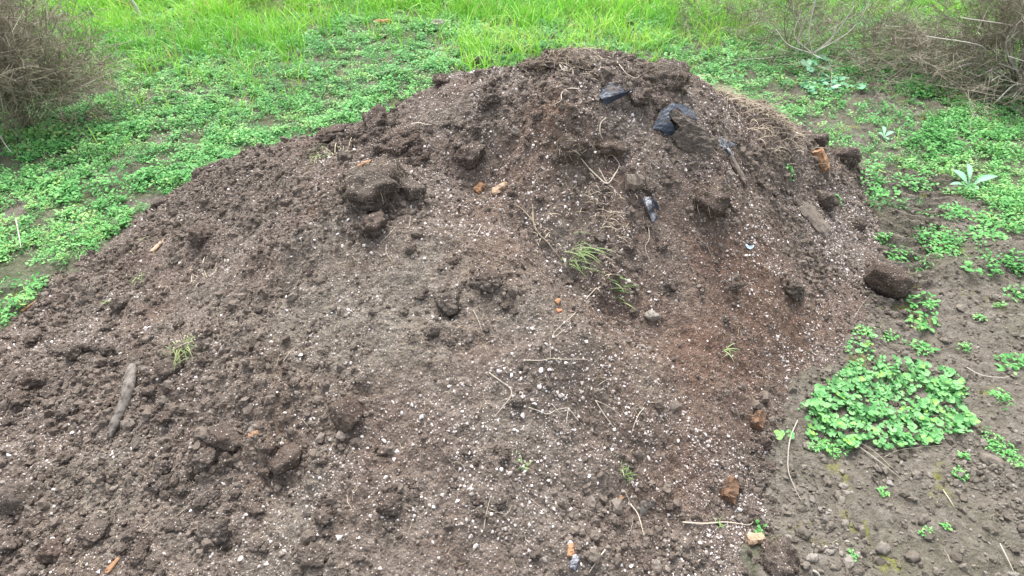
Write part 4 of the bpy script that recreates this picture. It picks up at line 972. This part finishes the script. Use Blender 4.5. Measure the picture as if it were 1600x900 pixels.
for i, (px, py, wp, _) in enumerate(W): weed(px, py, wp, labs[i], None, i, .68, leafpx=6)
for i, (px, py, wp, lp, lab) in enumerate([(1440, 470, 40, 10, 'leafy weed right of the largest clod'), (1440, 505, 44, 11, 'toothed dark green weed below the leafy one by the largest clod'), (1440, 548, 34, 10, 'weed just above the round-leaved plant'), (1585, 570, 60, 12, 'spreading toothed weed at the right edge'),
        (1470, 380, 60, 10, 'low weed patch on the mud above the tyre ridge end'), (1540, 370, 60, 10, 'low weed patch beside the mossy mud hump'), (1490, 330, 50, 9, 'low weed patch under the pale rosette'), (1370, 305, 70, 9, 'low weed patch at the upper right foot by the grey twig'), (1430, 285, 60, 9, 'low weed patch left of the pale rosette'), (1375, 375, 24, 8, 'small weed at the foot above the yellow moss'), (1400, 405, 34, 8, 'small weed right above the largest clod'), (1475, 395, 44, 9, 'weed with darker leaves in the middle of the muddy ground'), (1545, 345, 40, 9, 'weed patch at the edge of the green carpet'), (1590, 420, 40, 9, 'weed at the right edge below the mossy mud hump'), (1590, 460, 40, 9, 'upright weed at the right edge over open soil'), (1307, 315, 14, 6, 'tiny green sprout on the right face of the heap'), (1232, 265, 18, 7, 'small green sprout on the upper right face'), (1595, 350, 50, 9, 'weed tuft at the right edge above the mossy mud hump')]):
    weed(px, py, wp, lab, None, 50 + i, .55, leafpx=lp, hgt=.7)

# round-leaved plant (mallow) at the right foot
def mallow(label, outline, n, lr, seed=0, mat='mallow', name='round_leaved_plant', hmax=.11):
    r = random.Random(seed); xs_ = [q[0] for q in outline]; ys_ = [q[1] for q in outline]
    c = at(sum(xs_) / len(xs_), sum(ys_) / len(ys_)); root = empty(name, c, label, 'plant')
    LV, LF, LT, stems = [], [], [], []; cnt = 0; seg = 11
    while cnt < n:
        px, py = r.uniform(min(xs_), max(xs_)), r.uniform(min(ys_), max(ys_))
        jx, jy = px + 26 * float(fbm(np.array([px / 45.]), np.array([py / 45.]), 1., 3, 260)[0]), py + 20 * float(fbm(np.array([px / 45.]), np.array([py / 45.]), 1., 3, 264)[0])
        if not inpoly(np.array(jx), np.array(jy), outline): continue
        if r.random() < .85 * float(sstep(.0, -.45, fbm(np.array([px / 30.]), np.array([py / 22.]), 1., 3, 250)[0])): continue
        cnt += 1; h = r.uniform(.015, hmax) * (.75 + .45 * float(fbm(np.array([px / 40.]), np.array([py / 30.]), 1., 2, 255)[0])); p = at(px, py) - c; p = p + np.array([0, -h * .7, h * .55])
        rad = lr * r.uniform(.45, 1.2) * (.6 + .5 * h / hmax); nrm = Vector((r.gauss(0, .28), r.gauss(-.15, .28), 1)).normalized()
        a = nrm.orthogonal().normalized(); b = nrm.cross(a); ph = r.uniform(0, 6.28); o_ = len(LV); t = .46 + r.gauss(0, .2) + .2 * h / hmax
        if r.random() < .03: t = .97
        LV.append(list(p - np.array(nrm) * rad * .18)); LT.append(t + .08)
        for i in range(seg):
            th = ph + (i + .5) / seg * (2 * math.pi - .35); lob = 1 + .07 * math.sin(5 * th)
            for rr, hh in ((.55, -.04), (1, .05 + .08 * math.sin(2.5 * th + ph))):
                q = np.array(a) * math.cos(th) * rad * rr * lob + np.array(b) * math.sin(th) * rad * rr * lob + np.array(nrm) * rad * hh
                LV.append(list(p + q)); LT.append(t + (.0 if rr < 1 else -.03))
        for i in range(seg - 1):
            a0 = o_ + 1 + 2 * i; LF += [[o_, a0, a0 + 2], [a0, a0 + 1, a0 + 3], [a0, a0 + 3, a0 + 2]]
        stems.append((np.array([p - np.array(nrm) * rad * .18, p * [.93, .93, .4] + [0, 0, -.01], p * [.85, .85, 0] + [0, 0, -.02]]), .0011, .35))
    mk('foliage', np.array(LV), np.array(LF), M[mat], root, smooth=True, tint=np.clip(LT, 0, 1))
    V, Fq, T = tubes(stems); mk('stem', V, Fq, M[mat], root, tint=T); return root
mallow('large patch of round bright green leaves at the right foot of the heap', [(1252, 660), (1245, 628), (1275, 600), (1310, 572), (1350, 560), (1400, 556), (1430, 572), (1480, 580), (1515, 600), (1520, 640), (1500, 668), (1450, 690), (1400, 700), (1340, 690), (1290, 690)], 1350, .0122, 3, hmax=.08)
mallow('low small-leaved mat at the upper left of the round-leaved patch', [(1305, 560), (1330, 510), (1350, 520), (1362, 550), (1345, 575), (1320, 580)], 90, .009, 5, name='small_leaved_plant', hmax=.04)
mallow('separate little round-leaved sprout left of the big patch', [(1205, 680), (1215, 660), (1235, 670), (1225, 690)], 9, .012, 6, hmax=.04)
mallow('bluish green broad-leaved plant under the dry bush behind the heap', [(1235, 140), (1245, 105), (1270, 92), (1300, 98), (1335, 115), (1342, 140), (1300, 150)], 75, .036, 8, 'pale', 'broad_leaved_plant', .14)

# rosette plant with long pale leaves
def rosette(px, py, leaves, label, mat='pale', name='rosette_plant'):
    p = at(px, py); k = pxm(p); root = empty(name, p, label, 'plant')
    for (dx, dy, wd, lift) in leaves:
        q = at(px + dx, py + dy) - p; L = np.linalg.norm(q[:2]) ; dirv = q / (np.linalg.norm(q) + 1e-9); side = np.cross(dirv, [0, 0, 1]); side /= np.linalg.norm(side)
        V = []; T = []; ns = 9
        for i in range(ns):
            s = i / (ns - 1); wv = wd * k * (math.sin(math.pi * min(1, s * .9 + .06)) ** .8) * (.35 + .65 * sstep(.1, .55, s)); c = q * s + np.array([0, 0, lift * math.sin(s * 2.2) + .012])
            V += [c - side * wv + [0, 0, wv * .3], c, c + side * wv + [0, 0, wv * .3]]; T += [.5, .85, .55]
        V[-3] = V[-1] = V[-2]
        Fc = []
        for i in range(ns - 1):
            for j in (0, 1): a = i * 3 + j; Fc.append([a, a + 1, a + 4, a + 3])
        mk('leaf', np.array(V), np.array(Fc), M[mat], root, smooth=True, tint=np.array(T))
    return root
rosette(1512, 295, [(-30, -20, 7, .03), (-32, 1, 5, .02), (42, -10, 7, .03), (14, 8, 5, .015), (-8, -26, 4, .05), (8, 12, 4, .01)], 'pale rosette weed with long leaves on bare ground at right')
rosette(1380, 218, [(-12, -4, 3, .02), (14, -5, 4, .02), (6, 6, 3, .01), (-4, -12, 3, .03)], 'small pale rosette on the soil behind the right shoulder')

# grass tufts on the pile
def tuft(px, py, n, hpx, label, mat='drygreen', spread=8, tint=.5, lean=(0, 0), flat=.9, name='grass_tuft', bw=.0011):
    p = at(px, py); k = pxm(p); root = empty(name, p, label, 'grass tuft'); L = []
    V, Fc, T = [], [], []
    for _ in range(n if n < 31 else int(n * 1.6)):
        a = random.uniform(0, 6.28); h = hpx * k * random.uniform(.5, 1.15); ox, oy = random.gauss(0, spread * k), random.gauss(0, spread * k)
        dx, dy = math.cos(a) * flat + lean[0], math.sin(a) * flat + lean[1]; wv = bw * random.uniform(.6, 1.3); sx_, sy_ = -math.sin(a), math.cos(a); o_ = len(V); t = tint + random.gauss(0, .2)
        gz = float(surf(p[0] + ox, p[1] + oy)) - p[2]
        for i in range(5):
            s = i / 4; c = [ox + dx * h * s, oy + dy * h * s, gz + h * (.55 * s - .5 * s * s) + .004]; ww = wv * (1 - s ** 2) + .0002
            V += [[c[0] - sx_ * ww, c[1] - sy_ * ww, c[2]], [c[0] + sx_ * ww, c[1] + sy_ * ww, c[2] + .001]]; T += [t + .2 * s] * 2
        for i in range(4): a0 = o_ + 2 * i; Fc.append([a0, a0 + 1, a0 + 3, a0 + 2])
    V = np.array(V); T = np.clip(T, 0, .98); Fc = np.array(Fc)
    if n < 31:
        for i in range(n): mk('blade', V[i*10:i*10+10], Fc[:4], M[mat], root, tint=T[i*10:i*10+10])
    else: mk('foliage', V, Fc, M[mat], root, tint=T)
    return root
tuft(286, 545, 46, 32, 'pale green wilted grass tuft on the left slope', lean=(.1, -.5), spread=9, tint=.6)
tuft(905, 398, 40, 26, 'flattened green grass sprig in the central gully', spread=11, tint=.35, lean=(.5, -.4))
tuft(962, 452, 22, 24, 'short bright green sprig at the lower end of the central gully', spread=7, tint=.2, lean=(.5, -.1))
tuft(978, 742, 18, 16, 'tiny bright green tuft near the bottom of the heap', spread=5, tint=.0)
tuft(502, 246, 30, 36, 'greenish wilted grass by the left skyline clods', spread=12, tint=.6, lean=(-.2, -.4))
tuft(530, 238, 26, 34, 'dull dry grass bunch tucked under the skyline clods', 'fibre', spread=14, tint=.85)
tuft(930, 310, 50, 24, 'dry grassy mat left of the dusty block', 'fibre', bw=.0007, spread=18, tint=.8)
tuft(955, 355, 34, 24, 'dry grassy wisp below the dusty block', 'fibre', bw=.0007, spread=12, tint=.7)
tuft(846, 360, 30, 20, 'dry wisps around the thick tan root', 'fibre', spread=14, tint=.95)
tuft(945, 430, 26, 18, 'dead grass between the two green sprigs in the gully', 'fibre', spread=14, tint=.9)
tuft(1140, 150, 170, 34, 'matted pale dry grass on the right skyline', 'fibre', bw=.0007, spread=30, tint=.62)
tuft(1185, 174, 150, 30, 'straw mat trailing down the right skyline', 'fibre', bw=.0007, spread=28, tint=.62)
tuft(1230, 198, 120, 28, 'frayed straw at the end of the right skyline', 'fibre', bw=.0007, spread=26, tint=.55)
tuft(900, 92, 260, 20, 'straw crown on the summit clump', 'fibre', bw=.0007, spread=24, tint=.8)
tuft(815, 728, 14, 18, 'thin green blades on the bottom slope', spread=7, tint=.3)
tuft(1135, 548, 7, 28, 'few thin green blades on the lower right slope', spread=4, tint=.35)
tuft(1122, 822, 8, 14, 'small green blades over the long level root', spread=3, tint=.1)
tuft(218, 442, 12, 22, 'yellow-green blades on the upper left slope', spread=6, tint=.45)
tuft(165, 475, 7, 14, 'two or three green blades above the left clods', spread=3, tint=.4)
tuft(205, 392, 10, 24, 'thin greenish straw near the tan wood sliver', spread=6, tint=.6)
tuft(320, 430, 24, 26, 'thin dry wisps on the upper left slope', 'fibre', spread=18, tint=.9)
tuft(183, 170, 16, 40, 'single broad bright green blades beside the left dry bush', 'grass', spread=3, tint=.75, flat=.25)
tuft(80, 200, 16, 40, 'long green blades leaning out of the left dry bush', 'grass', spread=10, tint=.7, flat=.5)

# ------------------------------------------------------------------ dry bushes
def bush(px, py, wid, hgt, label, nstem=18, nsub=12, ntw=7, seed=0, sprawl=.6, thick=.004, tint=.5, pale=(), dep=1.0, z_low=0.0, tr=.0013):
    p = at(px, py) if not isinstance(px, tuple) else np.array([*px, float(surf(*px))])
    root = empty('dry_bush', p, label, 'dry bush'); r = random.Random(seed); st, tw_ = [], []
    for i in range(nstem):
        a = r.uniform(0, 6.28); el = r.uniform(.05, 1.35) if r.random() < sprawl else r.uniform(.7, 1.5)
        L = r.uniform(.7, 1.1); d_ = np.array([math.cos(a) * math.cos(el), math.sin(a) * math.cos(el) * dep, math.sin(el)]); cur = np.array([r.gauss(0, .03), r.gauss(0, .03), 0.0]); P = [cur]
        bend = np.array([r.gauss(0, .6), r.gauss(0, .6), r.gauss(-.15, .5)])
        for j in range(7):
            s = j / 7; dd = d_ + bend * s; cur = cur + dd * L / 7 * np.array([wid, wid, hgt]); cur = np.array([cur[0], cur[1], max(cur[2], .01)]); P.append(cur)
        P = np.array(P); st.append((P, np.linspace(thick, thick * .3, 8), 1.0 if i in pale else tint + r.gauss(0, .12)))
        for q in range(nsub):
            s = r.uniform(.3, 1) ** .7; idx = s * 7; i0 = min(6, int(idx)); b0 = P[i0] + (P[i0 + 1] - P[i0]) * (idx - i0)
            dv = (P[min(7, i0 + 1)] - P[i0]); dv = dv / (np.linalg.norm(dv) + 1e-6) * .6 + np.array([r.gauss(0, .6), r.gauss(0, .6), r.gauss(.1, .5)]); dv /= np.linalg.norm(dv)
            l = wid * r.uniform(.15, .45); mid = b0 + dv * l * .5 + np.array([r.gauss(0, .07), r.gauss(0, .07), r.gauss(0, .07)]) * l; e = b0 + dv * l + np.array([r.gauss(0, .2), r.gauss(0, .2), r.gauss(0, .15)]) * l
            for v_ in (mid, e): v_[2] = max(v_[2], .005)
            tw_.append((np.array([b0, mid, e]), [tr * 1.4, tr * 1.1, tr * .7], tint + r.gauss(-.05, .15)))
            for w_ in range(ntw):
                s2 = r.random(); c0 = b0 + (e - b0) * s2; l2 = l * r.uniform(.15, .5); dv2 = dv * .5 + np.array([r.gauss(0, .7), r.gauss(0, .7), r.gauss(0, .6)]); e2 = c0 + dv2 * l2; e2[2] = max(e2[2], .004)
                tw_.append((np.array([c0, e2]), [tr, tr * .6], tint + r.gauss(-.08, .17)))
    V, Fq, T = tubes(st, 4); mk('stem', V, Fq, M['twig'], root, tint=np.clip(T, 0, 1)); V, Fq, T = tubes(tw_); mk('twigs', V, Fq, M['twig'], root, tint=np.clip(T, 0, 1)); return root
bush(45, 200, .70, .90, 'dense brown dry bush filling the top left corner', 70, 19, 9, 1, .8, .003, .45, tr=.0015)
bush(0, 110, .7, .8, 'brown dry bush behind another at the left edge', 36, 16, 8, 2, .75, .003, .45, tr=.0015)
bush(400, 8, .6, .40, 'faint brown brush in the grass at the top left', 18, 12, 7, 3, .8, .0025, .5)
bush(1110, 45, .8, .36, 'thin sparse dry brush behind the summit', 22, 10, 6, 4, .9, .0025, .5)
bush(1238, 86, .75, .55, 'dry bush with long pale arching stems above the broad-leaved plant', 24, 10, 6, 5, .7, .0045, .5, pale=range(0, 30, 3))
bush(1350, 100, .80, .42, 'middle brown dry bush in the row at the upper right', 30, 11, 7, 6, .9, .003, .6, tr=.0015)
bush(1455, 122, .70, .36, 'low sprawling dry bush left of the corner tumbleweed', 30, 11, 7, 7, .95, .003, .58, tr=.0015)
bush(1590, 140, .72, .95, 'big tumbleweed with thick pale stems in the top right corner', 75, 17, 8, 8, .7, .0055, .58, pale=range(0, 70, 5), tr=.0015)

bp = at(1560, 118) + np.array([-.05, -.42, 0]); arcs = []
for (a0, l1, h1, l2, h2) in [(2.9, .30, .35, .20, .62), (3.3, .22, .45, .10, .8), (2.6, .40, .18, .62, .10), (3.9, .30, .12, .5, .03), (1.9, .20, .5, .30, .85), (2.3, .28, .30, .34, .7), (4.4, .22, .2, .4, .05), (.6, .2, .4, .3, .8), (5.4, .25, .3, .35, .6), (3.1, .12, .5, -.05, .9)]:
    c0, s0 = math.cos(a0), math.sin(a0); arcs.append((catmull([[0, 0, .02], [c0 * l1, s0 * l1 * .6, h1], [c0 * l2, s0 * l2 * .6, h2]], 8), .0058, 1.0))
    m_ = np.array([c0 * l1, s0 * l1 * .6, h1]); arcs.append((catmull([m_, m_ + [random.gauss(0, .1), -.06, .14], m_ + [random.gauss(0, .2), -.1, .22]], 5), .0035, .95))
pr_ = empty('dead_branches', bp, 'pale grey curved dead branches spraying up before the corner tumbleweed', 'dead branches')
for a_ in arcs:
    V, Fq, T = tubes([a_], 4); mk('branch', V, Fq, M['twig'], pr_, smooth=True, tint=T)
bp = at(1242, 90) + np.array([0, -.30, 0]); pr_ = empty('dead_branches', bp, 'whitish thin branches fanning from one knot above the broad-leaved plant', 'dead branches')
for dx, h, k_ in [(-.20, .30, .35), (.16, .22, .1), (.34, .48, .0), (-.08, .42, .2), (.12, .38, -.35), (-.30, .20, -.2), (.02, -.0, -.4)]:
    V, Fq, T = tubes([(catmull([[0, 0, .12], [dx * .75, k_ * .2, .12 + h * .4], [dx * (1 - k_), k_ * .3, .12 + h]], 8), .0042, .95)], 4); mk('branch', V, Fq, M['twig'], pr_, smooth=True, tint=T)

# weathered post fragment in the grass, top left
p0 = at(222, 30); p1 = p0 + np.array([-.06, 0, .22])
V, Fq, T = tubes([(catmull([p0 - [0, 0, .02], (p0 + p1) / 2 + [.008, 0, 0], p1], 4), .016, .9)], 8)
tag(mk('wooden_stake', V + rng.normal(0, .001, V.shape), Fq, M['twig'], smooth=True, tint=T), 'short whitish weathered stake standing in the tall grass', 'stake')
